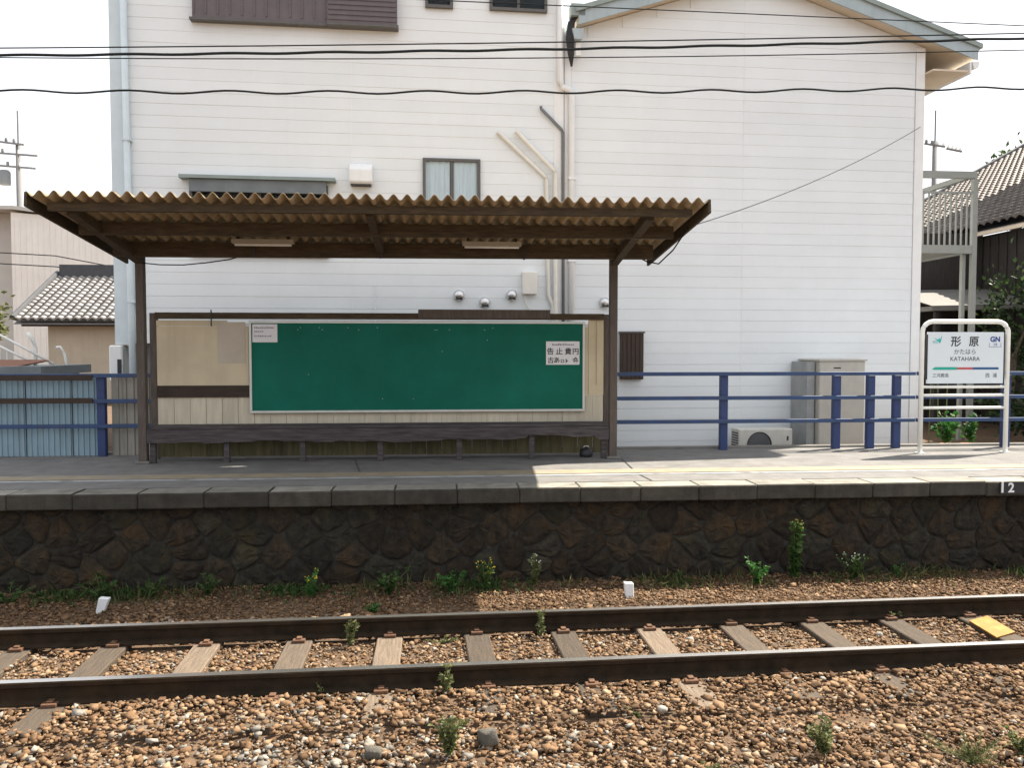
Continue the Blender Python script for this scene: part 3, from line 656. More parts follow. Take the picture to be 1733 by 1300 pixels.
# ------------------------------------------------------------------ white house (two wings) behind the platform
TH = R(2.4)
def house(name, label): return thing(name, label, 'house', (1, 13.2, -.3), rotz=TH, local=True)
Z0 = .3                                                    # local z = world z + .3
CS = .18
def course(par, xa, xb, z, m=SIDING, h=CS):
    j_ = random.uniform(-.0012, .0012)
    return MB().prism([(0.0, z), (-.0145+j_, z), (-.0155+j_, z+.003), (-.0118, z+h-.0006), (0.0, z+h-.0006)], 'x', xa, xb).build('siding_board', m, par)
def siding(par, spans, z0, z1, lim=None):
    z = z0
    while z < z1-.03:
        h = min(CS, z1-z)
        for (a, b) in spans:
            a2, b2 = a, b
            if lim: l, r = lim(z+h); a2, b2 = max(a, l), min(b, r)
            if b2-a2 > .06: course(par, a2, b2, z, h=h)
        z += CS
def window(par, x0, x1, z0, z1, name='window', depth=.075, mull=True, curtain=True, fm=SASH):
    """sash window standing a little proud of the siding, z in world height"""
    z0 += Z0; z1 += Z0; w = .045
    fr = MB()
    for bx in ((x0, x1, z1-w, z1), (x0, x1, z0, z0+w), (x0, x0+w, z0+w, z1-w), (x1-w, x1, z0+w, z1-w)): fr.box(bx[0], bx[1], -depth, -.018, bx[2], bx[3])
    if mull: fr.box((x0+x1)/2-.02, (x0+x1)/2+.02, -depth+.012, -.02, z0+w, z1-w)
    f = fr.build(name, fm, par)
    for (a, b) in (((x0+w, (x0+x1)/2-.02), ((x0+x1)/2+.02, x1-w)) if mull else ((x0+w, x1-w),)):
        B('pane', GLASS, f, a, b, -depth+.025, -depth+.029, z0+w, z1-w)
    if curtain:
        m = MB(); n = 46; xs_ = np.linspace(x0+w, x1-w, n)
        for i, xx in enumerate(xs_):
            yy = -.033 + .007*math.sin(i*1.15)+.003*math.sin(i*2.7); m.v += [(xx, yy, z0+w), (xx, yy, z1-w)]
        for i in range(n-1):
            if abs((xs_[i]+xs_[i+1])/2-(x0+x1)/2) < .03: continue
            m.f.append((2*i, 2*i+2, 2*i+3, 2*i+1))
        m.build('curtain', CURT, f)
        B('backing', ROOM, f, x0+w, x1-w, -.0235, -.0195, z0+w, z1-w)
    else: B('backing', ROOM, f, x0+w, x1-w, -.028, -.0195, z0+w, z1-w)
    return f
def vent(par, x, z):
    v = MB().lathe([(.085, 0), (.09, -.02), (.082, -.06), (.06, -.09), (.03, -.105), (0, -.11)], (x, -.015, z+Z0), 'y', 16).build('round_vent', STEEL, par, smooth=True)
    MB().prism([(x-.058, z+Z0-.072), (x+.058, z+Z0-.072), (x+.04, z+Z0-.02), (x-.04, z+Z0-.02)], 'y', -.112, -.03).build('vent_opening', BLACKP, v)
def pipe(par, pts, r, m, name='pipe', off=.055, straps=()):
    P = []
    for i, (x, z) in enumerate(pts):
        P.append((x, -off, z+Z0))
    p = MB().tube(P, r, 10).build(name, m, par, smooth=True)
    for (x, z) in straps: B('pipe_strap', m, p, x-r-.012, x+r+.012, -off-r-.004, -.018, z+Z0-.015, z+Z0+.015)
    return p

hA = house('white_house', 'tall white siding house with brown shutters behind the shelter')
B('wall_core', SIDING, hA, -5.90, .95, .001, 8.5, 1.58+Z0, 9.8+Z0)
B('base_wall', BASEG, hA, -5.75, .95, .22, 8.4, -.4+Z0, 1.58+Z0)
B('flat_roof', ROOFT, hA, -6.0, 1.0, -.1, 8.6, 9.8+Z0, 9.95+Z0)
siding(hA, ((-5.72, -2.39), (-2.385, .78)), 1.58+Z0, 9.76+Z0)
B('corner_trim', TRIMB, hA, -5.915, -5.72, -.03, .12, 1.56+Z0, 9.78+Z0)
B('corner_trim', TRIMW, hA, .78, .93, -.028, .0, 1.58+Z0, 9.78+Z0)
B('seam_cover', TRIMW, hA, -2.392, -2.383, -.0185, -.002, 1.58+Z0, 9.76+Z0)
pipe(hA, [(-5.70, 8.8), (-5.66, 2.0), (-5.64, .0)], .05, TRIMB, 'downpipe', .085, ((-5.67, 4.6), (-5.65, 2.2)))
# upper shutters
s1 = B('shutter_box', SHUT, hA, -4.70, -2.735, -.13, -.018, 6.43+Z0, 7.9+Z0)
for xx in np.linspace(-4.68, -2.75, 12): B('shutter_rib', SHUT, s1, xx-.012, xx+.012, -.142, -.1305, 6.49+Z0, 7.88+Z0)
B('shutter_sill', SASH, s1, -4.74, -2.735, -.155, -.018, 6.395+Z0, 6.429+Z0)
s2 = B('shutter_housing', SHUT, hA, -2.73, -1.68, -.20, -.018, 6.43+Z0, 7.9+Z0)
for k in range(12): B('shutter_slat', SHUT, s2, -2.71, -1.70, -.213, -.2005, 6.47+Z0+k*.075, 6.515+Z0+k*.075)
B('shutter_sill', SASH, s2, -2.73, -1.66, -.21, -.018, 6.395+Z0, 6.429+Z0)
window(hA, -1.25, -.82, 6.78, 7.6, mull=False, curtain=False); window(hA, -.25, .66, 6.79, 7.7, curtain=False)
window(hA, -1.30, -.40, 3.42, 4.47)
w3 = window(hA, -4.80, -2.75, 2.9, 4.0, curtain=False)
B('window_hood', ROOFT, w3, -4.92, -2.63, -.20, -.018, 4.05+Z0, 4.10+Z0); B('shutter_head', SLATEG, w3, -4.78, -2.77, -.15, -.076, 3.86+Z0, 4.045+Z0)
v = MB().prism([(-.02, 4.05+Z0), (-.16, 4.02+Z0), (-.20, 4.06+Z0), (-.20, 4.24+Z0), (-.10, 4.34+Z0), (-.02, 4.34+Z0)], 'x', -2.42, -2.07).build('vent_hood', TRIMW, hA, bevel=.01)
B('vent_grille', BLACKP, v, -2.40, -2.09, -.17, -.03, 4.005+Z0, 4.018+Z0)
for (a, b) in ((-.74, 2.34), (-.33, 2.23), (.10, 2.35)): vent(hA, a, b)
pipe(hA, [(.56, 5.33), (.57, 5.29), (.90, 4.97), (.915, 4.93), (.94, .2)], .024, PIPEG, straps=((.93, 3.3),))
pipe(hA, [(-.13, 4.91), (-.10, 4.89), (.62, 4.25), (.65, 4.19), (.69, 2.36), (.76, 2.2), (.77, 2.05), (.77, .2)], .032, PIPEW, straps=((.67, 3.4),))
pipe(hA, [(.15, 4.92), (.18, 4.90), (.75, 4.35), (.785, 4.28), (.80, 2.2), (.80, .2)], .036, PIPEW, off=.09)
pb = B('pipe_cover_box', PIPEW, hA, .26, .50, -.13, -.018, 2.36+Z0, 2.72+Z0, bevel=.012)
MB().tube([(.30, -.05, 2.36+Z0), (.33, -.05, 2.2+Z0), (.42, -.05, 2.05+Z0)], .012, 6).build('box_cable', PIPEW, pb)
MB().tube([(-2.05, -.03, 2.5+Z0), (-2.05, -.03, 1.7+Z0)], .009, 6).build('thin_cable', TRIMW, hA)
mt = B('meter_box', TRIMW, hA, -5.98, -5.79, -.12, .2, 1.0+Z0, 1.55+Z0, bevel=.02)
B('meter_window', BLACKP, mt, -5.86, -5.80, -.126, -.1205, 1.12+Z0, 1.34+Z0)

hB = house('white_house', 'white gabled house with blue grey verge boards behind the right fence')
GA, GZ, SL = 4.08, 7.52+Z0, .32                           # apex of the roof underside
def roofz(x): return GZ - SL*abs(x-GA)
def lim(z): d = (GZ - z)/SL; return GA-d, GA+d
MB().prism([(.951, -.3), (7.08, -.3), (7.08, roofz(7.08)), (GA, GZ), (.951, roofz(.951))], 'y', .001, 8.0).build('wall_core', SIDING, hB)
B('seam_cover', TRIMW, hB, 3.928, 3.937, -.0185, -.002, -.2+Z0, GZ-.06)
siding(hB, ((1.06, 3.93), (3.935, 6.93)), -.2+Z0, GZ-.05, lim)
B('corner_trim', TRIMW, hB, 6.94, 7.095, -.03, .12, -.25+Z0, roofz(7.09)-.02)
B('corner_trim', TRIMW, hB, .952, 1.055, -.028, 0, -.25+Z0, roofz(1.0)-.02)
for sgn, xe in ((-1, 1.12), (1, 7.86)):
    za = roofz(xe)
    P0 = [(GA, GZ+.01), (xe, za+.01), (xe, za+.16), (GA, GZ+.17)]
    MB().prism(P0, 'y', -.27, 8.1).build('roof_slab', SOFFIT, hB)
    MB().prism([(GA, GZ-.03), (xe, za-.03), (xe, za+.17), (GA, GZ+.18)], 'y', -.30, -.271).build('verge_board', ROOFB, hB)
    xo = xe + sgn*.05; zo = roofz(xo)
    MB().prism([(GA, GZ+.181), (xo, zo+.171), (xo, zo+.245), (GA, GZ+.255)], 'y', -.34, 8.15).build('roof_cover', ROOFT, hB)
B('eave_soffit', SOFFIT, hB, 7.097, 7.74, -.24, 8.0, 6.20+Z0-.10, 6.20+Z0-.07)
B('eave_fascia', TRIMW, hB, 7.741, 7.775, -.26, 8.0, 6.13+Z0-.06, 6.32+Z0-.06)
MB().prism([(7.776, 6.26+Z0), (7.90, 6.26+Z0), (7.88, 6.17+Z0), (7.80, 6.15+Z0)], 'y', -.28, 8.0).build('gutter', TRIMW, hB)
vent(hB, 1.61, 2.24)
dw = B('dark_shutter', DKWOOD, hB, 1.87, 2.24, -.12, -.018, 1.0+Z0, 1.75+Z0)
for xx in (1.9, 1.97, 2.04, 2.11, 2.18): B('shutter_rib', DKWOOD, dw, xx, xx+.035, -.132, -.1205, 1.02+Z0, 1.73+Z0)
B('shutter_cap', SASH, dw, 1.85, 2.26, -.14, -.018, 1.751+Z0, 1.775+Z0)
pipe(hB, [(.86, 7.9), (.86, 5.72), (.90, 5.64), (1.02, 5.60), (1.05, 5.52), (1.06, -.1)], .05, TRIMW, 'downpipe', .085, ((1.06, 4.2), (1.06, 2.9)))
MB().prism([(1.02, 6.78), (1.20, 6.78), (1.17, 6.62), (1.05, 6.62)], 'y', -.30, -.02).build('gutter_end', ROOFB, hB)
B('gutter_drop', TRIMW, hB, 1.09, 1.17, -.20, -.1, 6.1+Z0, 6.60)
cb = MB()
for k in range(5):
    cb.tube([(1.10+.012*k, -.16-.02*k, 7.05), (.98+.02*k, -.2, 6.9), (.94+.025*k, -.2-.015*k, 6.65), (.98+.018*k, -.19, 6.42), (1.04, -.12, 6.25)], .016, 6)
cb.build('cable_loops', BLACKP, hB); B('cable_box', ROOFT, hB, 1.0, 1.22, -.3, -.1, 6.98, 7.16)

# air conditioner and cabinet standing behind the fence
def local_box(par, name, m, *b, bevel=.01): return B(name, m, par, *b, bevel=bevel)
ac = thing('air_conditioner_unit', 'cream outdoor air conditioner unit with round grille behind the blue fence', 'air conditioner', (1, 13.2, -.3), rotz=TH, local=True)
B('casing', ACW, ac, 3.66, 4.56, -.62, -.30, .05, .52, bevel=.015)
MB().lathe([(.20, 0), (.205, -.012), (.185, -.012), (.18, 0)], (4.0, -.621, .27), 'y', 24).build('grille_ring', BLACKP, ac)
gm = MB()
for k in range(6): r = .03+.026*k; gm.lathe([(r, 0), (r, -.006), (r+.007, -.006), (r+.007, 0)], (4.0, -.6225, .27), 'y', 20)
gm.build('fan_grille', BLACKP, ac)
MB().lathe([(.178, -.0), (.0, -.0)], (4.0, -.6215, .27), 'y', 24).build('fan_opening', PIPEG, ac)
sc_ = MB()
for k in range(9): sc_.box(3.655, 3.659, -.60, -.33, .12+k*.04, .14+k*.04)
sc_.build('side_fins', BLACKP, ac); B('foot', BLACKP, ac, 3.72, 4.5, -.55, -.35, .0, .049)
B('badge', BLACKP, ac, 4.46, 4.49, -.6225, -.6205, .33, .40)
tk = thing('water_heater_cabinet', 'tall beige water heater cabinet against the white wall behind the fence', 'water heater', (1, 13.2, -.3), rotz=TH, local=True)
B('cabinet_body', TANK, tk, 4.95, 5.72, -.72, -.05, .08, 1.60, bevel=.012); B('cabinet_lid', TANK, tk, 4.93, 5.74, -.74, -.03, 1.601, 1.63)
B('handle_slot', BLACKP, tk, 5.18, 5.30, -.7225, -.7205, 1.48, 1.50); B('base', CONC, tk, 4.9, 5.78, -.78, -.02, -.02, .079)
B('side_panel', BASEG, tk, 4.80, 4.925, -.6, -.05, .05, 1.585)

# ------------------------------------------------------------------ overhead cables
def cable(label, pts, r, twist=0.0, group='cables crossing above the platform', n=60, xr=(-14, 16)):
    (xa, za), (xb, zb), y, sag = pts
    m = MB(); P = []
    N_ = n if not twist else 260
    for i in range(N_+1):
        x = xr[0]+(xr[1]-xr[0])*i/N_; t_ = (x-xa)/(xb-xa); z = za+(zb-za)*t_ - sag*4*t_*(1-t_)
        P.append((x, y + twist*math.sin(x*5.6+.6), z + twist*math.cos(x*5.6+.6)*.9 if twist else z))
    m.tube(P, r, 6 if not twist else 6)
    tag(m.build('overhead_cable', WIRE, None, loc=(0, y, za)), label, 'cable', group)
cable('thin upper black cable above the thick bundled cable', ((-4.9, 4.845), (7.15, 5.385), 9.8, .025), .0075)
cable('thick black bundled cable near the top of the picture', ((-4.9, 4.775), (7.15, 5.335), 9.83, .035), .0155, .006)
cable('thin lower black cable under the thick bundled cable', ((-4.9, 4.775), (7.15, 5.215), 9.9, .05), .0065)
cable('wavy twisted black cable, the lowest of those above the shelter', ((-4.91, 4.365), (7.17, 4.715), 9.78, .03), .0115, .018)
cable('thin black cable crossing the gable, the highest of all', ((1.75, 5.545), (7.15, 5.50), 9.86, .0), .006, xr=(-14, 16))
t = thing('service_wire', 'thin wire sloping from the house corner down to the shelter roof', 'wire', (2.9, 9.62, 2.9))
a = Vector((2.89, 9.6, 2.93)); b = Vector((1+7.01*math.cos(TH)+.05*math.sin(TH), 13.2+7.01*math.sin(TH)-.06, 5.22))
MB().tube([tuple(a.lerp(b, k/12) - Vector((0, 0, .12*4*(k/12)*(1-k/12)))) for k in range(13)], .005, 5).build('wire', WIRE, t)
MB().tube([(2.89, 9.6, 2.93), (2.85, 10.1, 2.72), (2.80, 10.6, 2.60), (2.72, 10.9, 2.66), (2.6, 11.0, 2.74)], .009, 6).build('wire_loop', WIRE, t)

# ------------------------------------------------------------------ tiled roofs
def tile_mesh(w, l):
    m = MB(); n = 8
    for (yy, dz) in ((0, .05), (l*1.12, 0)):
        for i in range(n+1):
            u = i/n; z = .045*math.sin(u*math.pi*1.5+.2) if u < .75 else .045*math.sin(.75*math.pi*1.5+.2) + (u-.75)*.25
            m.v.append(((u-.5)*w*1.04, yy, z+dz))
    k = len(m.v)
    m.v += [(a, b, c-.055) for (a, b, c) in m.v[:n+1]]
    for i in range(n): m.f.append((i, i+1, n+2+i, n+1+i)); m.f.append((k+i, k+i+1, i+1, i))
    return m
def tile_field(par, M0, nx, ny, w, l, m, inside, cam_rank, limit=300):
    """tiles laid on the plane M0 (x along the eave, y up the slope)"""
    tm = tile_mesh(w, l); me = bpy.data.meshes.new('tile'); me.from_pydata(tm.v, [], tm.f); me.materials.append(m)
    me.polygons.foreach_set('use_smooth', [True]*len(me.polygons))
    spots = []
    for j in range(ny):
        for i in range(nx):
            p = M0 @ Vector(((i+.5)*w, j*l, .03))
            if inside(p): spots.append(((p-Vector((0, 0, 1.5))).length, i, j))
    spots.sort(); rest = MB()
    for r_, (d, i, j) in enumerate(spots):
        Ml = M0 @ Matrix.Translation(((i+.5)*w, j*l, .03))
        if r_ < limit:
            o = bpy.data.objects.new('tile', me); C.objects.link(o); o.parent = par
            o.matrix_local = Matrix.Translation(-ORG[par]) @ Ml
        else:
            k = len(rest.v); rest.v += [tuple(Ml @ Vector(v_)) for v_ in tm.v]; rest.f += [tuple(k+q for q in f_) for f_ in tm.f]
    if rest.v: o = rest.build('far_tiles', m, par); o['kind'] = 'stuff'

# left: old house with a pale tiled roof, in front of a cream building
tl = thing('tiled_house', 'beige walled house with pale tiled roof at the left edge', 'house', (-10, 28.5, -.3))
B('wall', BEIGE, tl, -13.0, -5.0, 28.6, 34, -.32, 2.75)
slp = math.atan2(4.10-2.40, 3.3)
rf = MB().face([(-13.8, 28.0, 2.40), (-4.5, 28.0, 2.40), (-4.5, 31.3, 4.10), (-13.8, 31.3, 4.10)]).face([(-4.5, 31.3, 4.10), (-13.8, 31.3, 4.10), (-13.8, 34.6, 2.40), (-4.5, 34.6, 2.40)]).face([(-13.8, 28.0, 2.28), (-13.8, 31.3, 3.98), (-4.5, 31.3, 3.98), (-4.5, 28.0, 2.28)]).build('roof', KAWM, tl)
MB().prism([(28.6, 2.7), (34, 2.7), (31.3, 4.0)], 'x', -13.0, -5).build('gable', BEIGE, tl)
B('eave_board', DKWOOD, tl, -13.6, -4.6, 28.1, 28.2, 2.22, 2.36)
MR = Matrix.Translation((-13.8, 28.0, 2.41)) @ Matrix.Rotation(slp, 4, 'X')
def ins_l(p): return p.x < -9.6 and p.y < 31.2
tile_field(rf, MR, 24, 15, .265, .245, KAWL, ins_l, None)
B('ridge', KAWD, tl, -13.7, -4.6, 31.1, 31.5, 4.1, 4.52)
MB().tube([(-13.8, 27.95, 2.50), (-13.8, 31.2, 4.22)], .09, 8).build('verge_ridge', KAWD, tl)
cb_ = thing('cream_building', 'cream sheet metal building with sloping roof behind the tiled house', 'building', (-17, 40, -.3))
MB().prism([(-19.7, -.3), (-6, -.3), (-6, 5.0), (-13, 6.55), (-17.0, 7.55), (-19.7, 7.75)], 'y', 40, 50).build('front_wall', CREAMB, cb_)
rb = MB()
for k in range(52): rb.box(-19.6+k*.26, -19.56+k*.26, 39.975, 39.999, -.3, 7.6 - max(0, (-19.6+k*.26)+17.0)*.25 - .2)
rb.build('wall_ribs', CREAMB, cb_)
MB().box(-26, -19.71, 41, 50, -.3, 7.85).build('side_wing', GREYB, cb_)
MB().prism([(-26.2, 7.86), (-19.5, 7.86), (-17.0, 7.56), (-13, 6.56), (-5.8, 5.0), (-5.8, 5.15), (-13, 6.72), (-17.0, 7.72), (-19.5, 8.02), (-26.2, 8.02)], 'y', 39.8, 50.2).build('roof_edge', GREYB, cb_)

# left foreground: small roof, handrails, meter
lr = thing('low_shed_roof', 'small shed roof with rust red and slate sheets behind the left fence', 'shed', (-8, 15, -.3))
B('shed_wall', SLATEG, lr, -10.5, -6.9, 14.6, 16.4, -.32, 1.05)
MB().prism([(-10.6, 1.05), (-6.72, 1.05), (-6.72, 1.20), (-7.1, 1.20), (-10.6, 1.14)], 'y', 14.5, 16.5).build('slate_sheet', SLATEG, lr)
MB().face([(-10.6, 14.49, 1.12), (-7.5, 14.49, 1.12), (-7.05, 15.6, 1.30), (-10.6, 15.6, 1.30)]).face([(-10.6, 14.49, 1.10), (-10.6, 15.6, 1.28), (-7.05, 15.6, 1.28), (-7.5, 14.49, 1.10)]).build('rust_sheet', RUSTR, lr)
hr = thing('white_handrail', 'white curved stair handrails above the shed roof at the left edge', 'handrail', (-7.4, 15.7, 1.2))
for (p) in ([(-9.6, 15.7, 2.62), (-7.87, 15.7, 1.69), (-7.05, 15.7, 1.22)], [(-9.6, 15.7, 2.42), (-7.9, 15.7, 1.5), (-7.43, 15.7, 1.25)]): MB().tube(p, .022, 8).build('rail_pipe', WPAINT, hr, smooth=True)
MB().tube([(-7.52, 15.75, 1.78), (-7.46, 15.75, 1.72), (-7.38, 15.75, 1.50), (-7.40, 15.75, 1.0)], .035, 8).build('rail_post', WPAINT, hr, smooth=True)
MB().tube([(-7.02, 15.75, 1.52), (-6.95, 15.75, 1.53), (-6.88, 15.75, 1.40), (-6.82, 15.75, 1.0)], .025, 8).build('rail_post', WPAINT, hr, smooth=True)
bl_ = MB()
for k in range(9): xx = -8.7+.12*k; bl_.tube([(xx, 15.7, 1.0), (xx, 15.7, 1.5-(xx+7.9)*.53)], .008, 5)
bl_.build('balusters', WPAINT, hr)

# right: tiled house, balcony frame, lean-to
th_ = thing('tiled_house', 'dark timber house with brown grey tiled roof at the right edge', 'house', (14, 20, -.3))
EX, EZ, RS = 12.85, 4.42, .55
B('timber_wall', BLKWALL, th_, 13.2, 22, 14.0, 26.6, -.32, 4.25)
wl_ = MB()
for k in range(40): wl_.box(13.17, 13.199, 14.1+k*.31, 14.13+k*.31, -.3, 4.2)
wl_.build('wall_battens', BLKWALL, th_)
def rp(x, y, dz=0): return (x, y, EZ+RS*(x-EX)+dz)
rfr = MB().face([rp(EX, 12.5), rp(22, 12.5), rp(22, 27.3), rp(EX, 27.3)]).face([rp(EX, 12.5, -.12), rp(EX, 27.3, -.12), rp(22, 27.3, -.12), rp(22, 12.5, -.12)]).face([rp(EX, 27.3), rp(22, 27.3), rp(22, 27.3, -.12), rp(EX, 27.3, -.12)]).build('roof', KAWD, th_)
MB().bar((EX+.04, 12.5, EZ-.16), (EX+.04, 27.3, EZ-.16), .06, .10).build('eave_board', SOFFIT, th_)
ex = Vector((0, 1, 0)); ey = Vector((1, 0, RS)).normalized(); ez = Vector((-RS, 0, 1)).normalized()
MRr = Matrix(((0, ey.x, ez.x, EX-.05), (-1, 0, 0, 27.3), (0, ey.z, ez.z, EZ-.01), (0, 0, 0, 1)))
def ins_r(p):
    d = p - Vector((0, 0, 1.5)); a_ = R(4.8); xc = d.x*math.cos(a_)-d.y*math.sin(a_); zc = d.x*math.sin(a_)+d.y*math.cos(a_)
    return xc/zc < .72
tile_field(rfr, MRr, 55, 34, .27, .25, KAWR, ins_r, None)
MB().tube([rp(EX, 27.3, .12), rp(22, 27.3, .12)], .10, 8).build('verge_ridge', KAWD, th_)
ln = thing('lean_to_roof', 'pale grey lean-to roof against the dark timber house', 'lean-to', (12, 18, -.3))
MB().prism([(10.6, 2.32), (13.19, 2.40), (13.19, 2.48), (10.6, 2.42)], 'y', 17.2, 17.9).build('eave_strip', LEAN, ln)
MB().face([(10.6, 17.2, 2.43), (13.19, 17.2, 2.49), (13.19, 19.2, 2.95), (10.6, 19.2, 2.90)]).face([(10.6, 17.2, 2.40), (10.6, 19.2, 2.86), (13.19, 19.2, 2.91), (13.19, 17.2, 2.46)]).build('roof_sheet', LEAN, ln)
for xx in (10.8, 12.9): B('lean_to_post', BLKWALL, ln, xx-.05, xx+.05, 17.3, 17.4, -.32, 2.35)
B('back_wall', BLKWALL, ln, 9.6, 13.16, 19.3, 19.45, -.32, 4.3)

bc = thing('metal_balcony', 'galvanised metal balcony frame on tall posts right of the white house', 'balcony', (9.8, 15.5, -.3))
B('top_rail', GALV, bc, 8.85, 10.40, 15.46, 15.56, 4.82, 4.95); B('floor_beam', GALV, bc, 8.85, 10.32, 15.46, 15.54, 3.36, 3.52)
B('top_rail', GALV, bc, 10.30, 10.40, 15.561, 19.0, 4.84, 4.94); B('floor_beam', GALV, bc, 10.28, 10.36, 15.541, 19.0, 3.37, 3.50)
for (xx, y_, w_) in ((10.38, 15.51, .05), (10.24, 15.62, .035), (10.36, 18.9, .05)): B('post', GALV, bc, xx-w_, xx+w_, y_-.04, y_+.04, -.32, 4.81 if w_ > .04 else 3.35)
for k in range(12): B('baluster', GALV, bc, 8.98+k*.112, 9.008+k*.112, 15.485, 15.51, 3.521, 4.52)
B('middle_rail', GALV, bc, 8.85, 10.33, 15.48, 15.515, 4.521, 4.56)
B('floor_deck', GALV, bc, 8.85, 10.27, 15.55, 19.0, 3.40, 3.44)

# ------------------------------------------------------------------ utility poles far away
def upole(label, x, y, top, arms, r=.17):
    t = thing('utility_pole', label, 'utility pole', (x, y, -.3), 'far utility poles')
    MB().tube([(x, y, -.4), (x, y, top)], [r*1.15, r*.75], 10).build('pole_shaft', POLE, t, smooth=True)
    MB().tube([(x, y, top), (x, y, top+1.7)], .045, 6).build('top_rod', POLE, t)
    for (z, w0, w1) in arms:
        a_ = MB().bar((x+w0, y-.15, z), (x+w1, y-.15, z-.15), .09, .09).build('crossarm', POLE, t)
        for q in np.linspace(w0+.1, w1-.1, 4):
            MB().lathe([(0, 0), (.06, 0), (.08, .09), (.06, .2), (0, .22)], (x+q, y-.15, z+.03-.15*(q-w0)/(w1-w0)), 'z', 8).build('insulator', TRIMW if q > 0 else PIPEG, a_)
    return t
pL = upole('utility pole with crossarms above the cream building at the left', -21.7, 45, 12.0, ((12.4-.3, -1.0, .35), (11.55, -1.6, 1.0), (10.9, -1.2, .9)))
MB().lathe([(0, 0), (.26, 0), (.28, .1), (.28, .65), (.2, .75), (0, .77)], (-22.35, 44.9, 9.9), 'z', 12).build('transformer', PIPEG, pL, smooth=True)
upole('utility pole right of the gabled house against the white sky', 27.7, 45, 13.2, ((13.0, -.7, .5), (12.75, .6, 1.5)))
upole('small distant utility pole just left of the tall house', -26.5, 80, 15.4, ((15.2, -.6, 1.4),), r=.2)
t = thing('distant_cable', 'thin cables sloping past the cream building at the left', 'cable', (-15, 36, 5))
for (z0, z1) in ((5.6, 4.6), (5.15, 4.5)): MB().tube([(-21, 36, z0), (-16, 36, z0-.25), (-12, 36, z1)], .022, 5).build('cable_strand', WIRE, t)

# ------------------------------------------------------------------ plants
def leaf_cloud(pts, dirs, L0, L1, W, seed):
    rg = np.random.default_rng(seed); n = len(pts)
    L_ = rg.uniform(L0, L1, n)[:, None]; d = dirs/np.linalg.norm(dirs, axis=1, keepdims=True)
    s = np.cross(d, rg.normal(size=(n, 3))); s /= np.linalg.norm(s, axis=1, keepdims=True)+1e-9
    nn = np.cross(d, s)
    b = pts; tip = pts + d*L_ - nn*L_*.18; mid = pts + d*L_*.45 + nn*L_*.06
    V = np.stack([b, mid+s*L_*W, tip, mid-s*L_*W], 1).reshape(-1, 3)
    k = np.arange(n)*4
    F = np.concatenate([np.stack([k, k+1, k+2], 1), np.stack([k, k+2, k+3], 1)])
    return V, F, np.repeat(rg.random(n), 4)
def weed(label, x, y, h, w, leaf, n=70, flower=None, kind='bushy', seed=0, z=None, name='weed', group='weeds along the track', lsize=1.0):
    rg = np.random.default_rng(seed+100); z = zg(x, y)-.01 if z is None else z
    t = thing(name, label, 'weed' if name == 'weed' else 'plant', (x, y, z), group)
    ns = max(4, int(n/22)) if kind != 'tall' else 5
    st = MB(); pts = []; dirs = []; tips = []
    for k in range(ns):
        a = rg.uniform(0, 2*np.pi); lean = rg.uniform(.1, 1)*w/2; hh = h*(rg.uniform(.55, 1) if kind != 'grass' else rg.uniform(.6, 1))
        if kind == 'tall': lean *= .5
        q = [np.array([x + lean*math.cos(a)*(u**1.4) + rg.normal()*.006, y + lean*.7*math.sin(a)*(u**1.4), z + hh*u]) for u in np.linspace(0, 1, 6)]
        st.tube([tuple(p) for p in q], [.004, .0035, .003, .003, .0025, .002], 4, cap=False); tips.append(q[-1])
        for _ in range(max(3, n//ns)):
            u = rg.uniform(.12, 1.0); i = min(4, int(u*5)); p = q[i]+(q[i+1]-q[i])*(u*5-i)
            pts.append(p); ang_ = rg.uniform(0, 2*np.pi)
            dirs.append([math.cos(ang_), math.sin(ang_), rg.uniform(-.1, .8) if kind != 'grass' else rg.uniform(1.0, 3.0)])
    st.build('stem', STEM, t)
    V, F, pk = leaf_cloud(np.array(pts), np.array(dirs), h*.10*lsize+.012, h*.2*lsize+.02, .32 if kind != 'grass' else .07, seed)
    np_obj('foliage', V - np.array([x, y, z]), F, leaf, parent=t, pick=pk)
    if flower:
        fm = MB()
        for p in tips:
            for _ in range(3):
                c = p + rg.normal(size=3)*np.array([.02, .02, .014]); s = rg.uniform(.004, .007)
                for k in range(5):
                    a0 = 2*math.pi*k/5; fm.face([tuple(c), (c[0]+s*math.cos(a0), c[1]-.3*s, c[2]+s*math.sin(a0)), (c[0]+1.3*s*math.cos(a0+.5), c[1]-.4*s, c[2]+1.3*s*math.sin(a0+.5)), (c[0]+s*math.cos(a0+1), c[1]-.3*s, c[2]+s*math.sin(a0+1))])
        fm.build('flowers', flower, t)['kind'] = 'stuff'
    return t
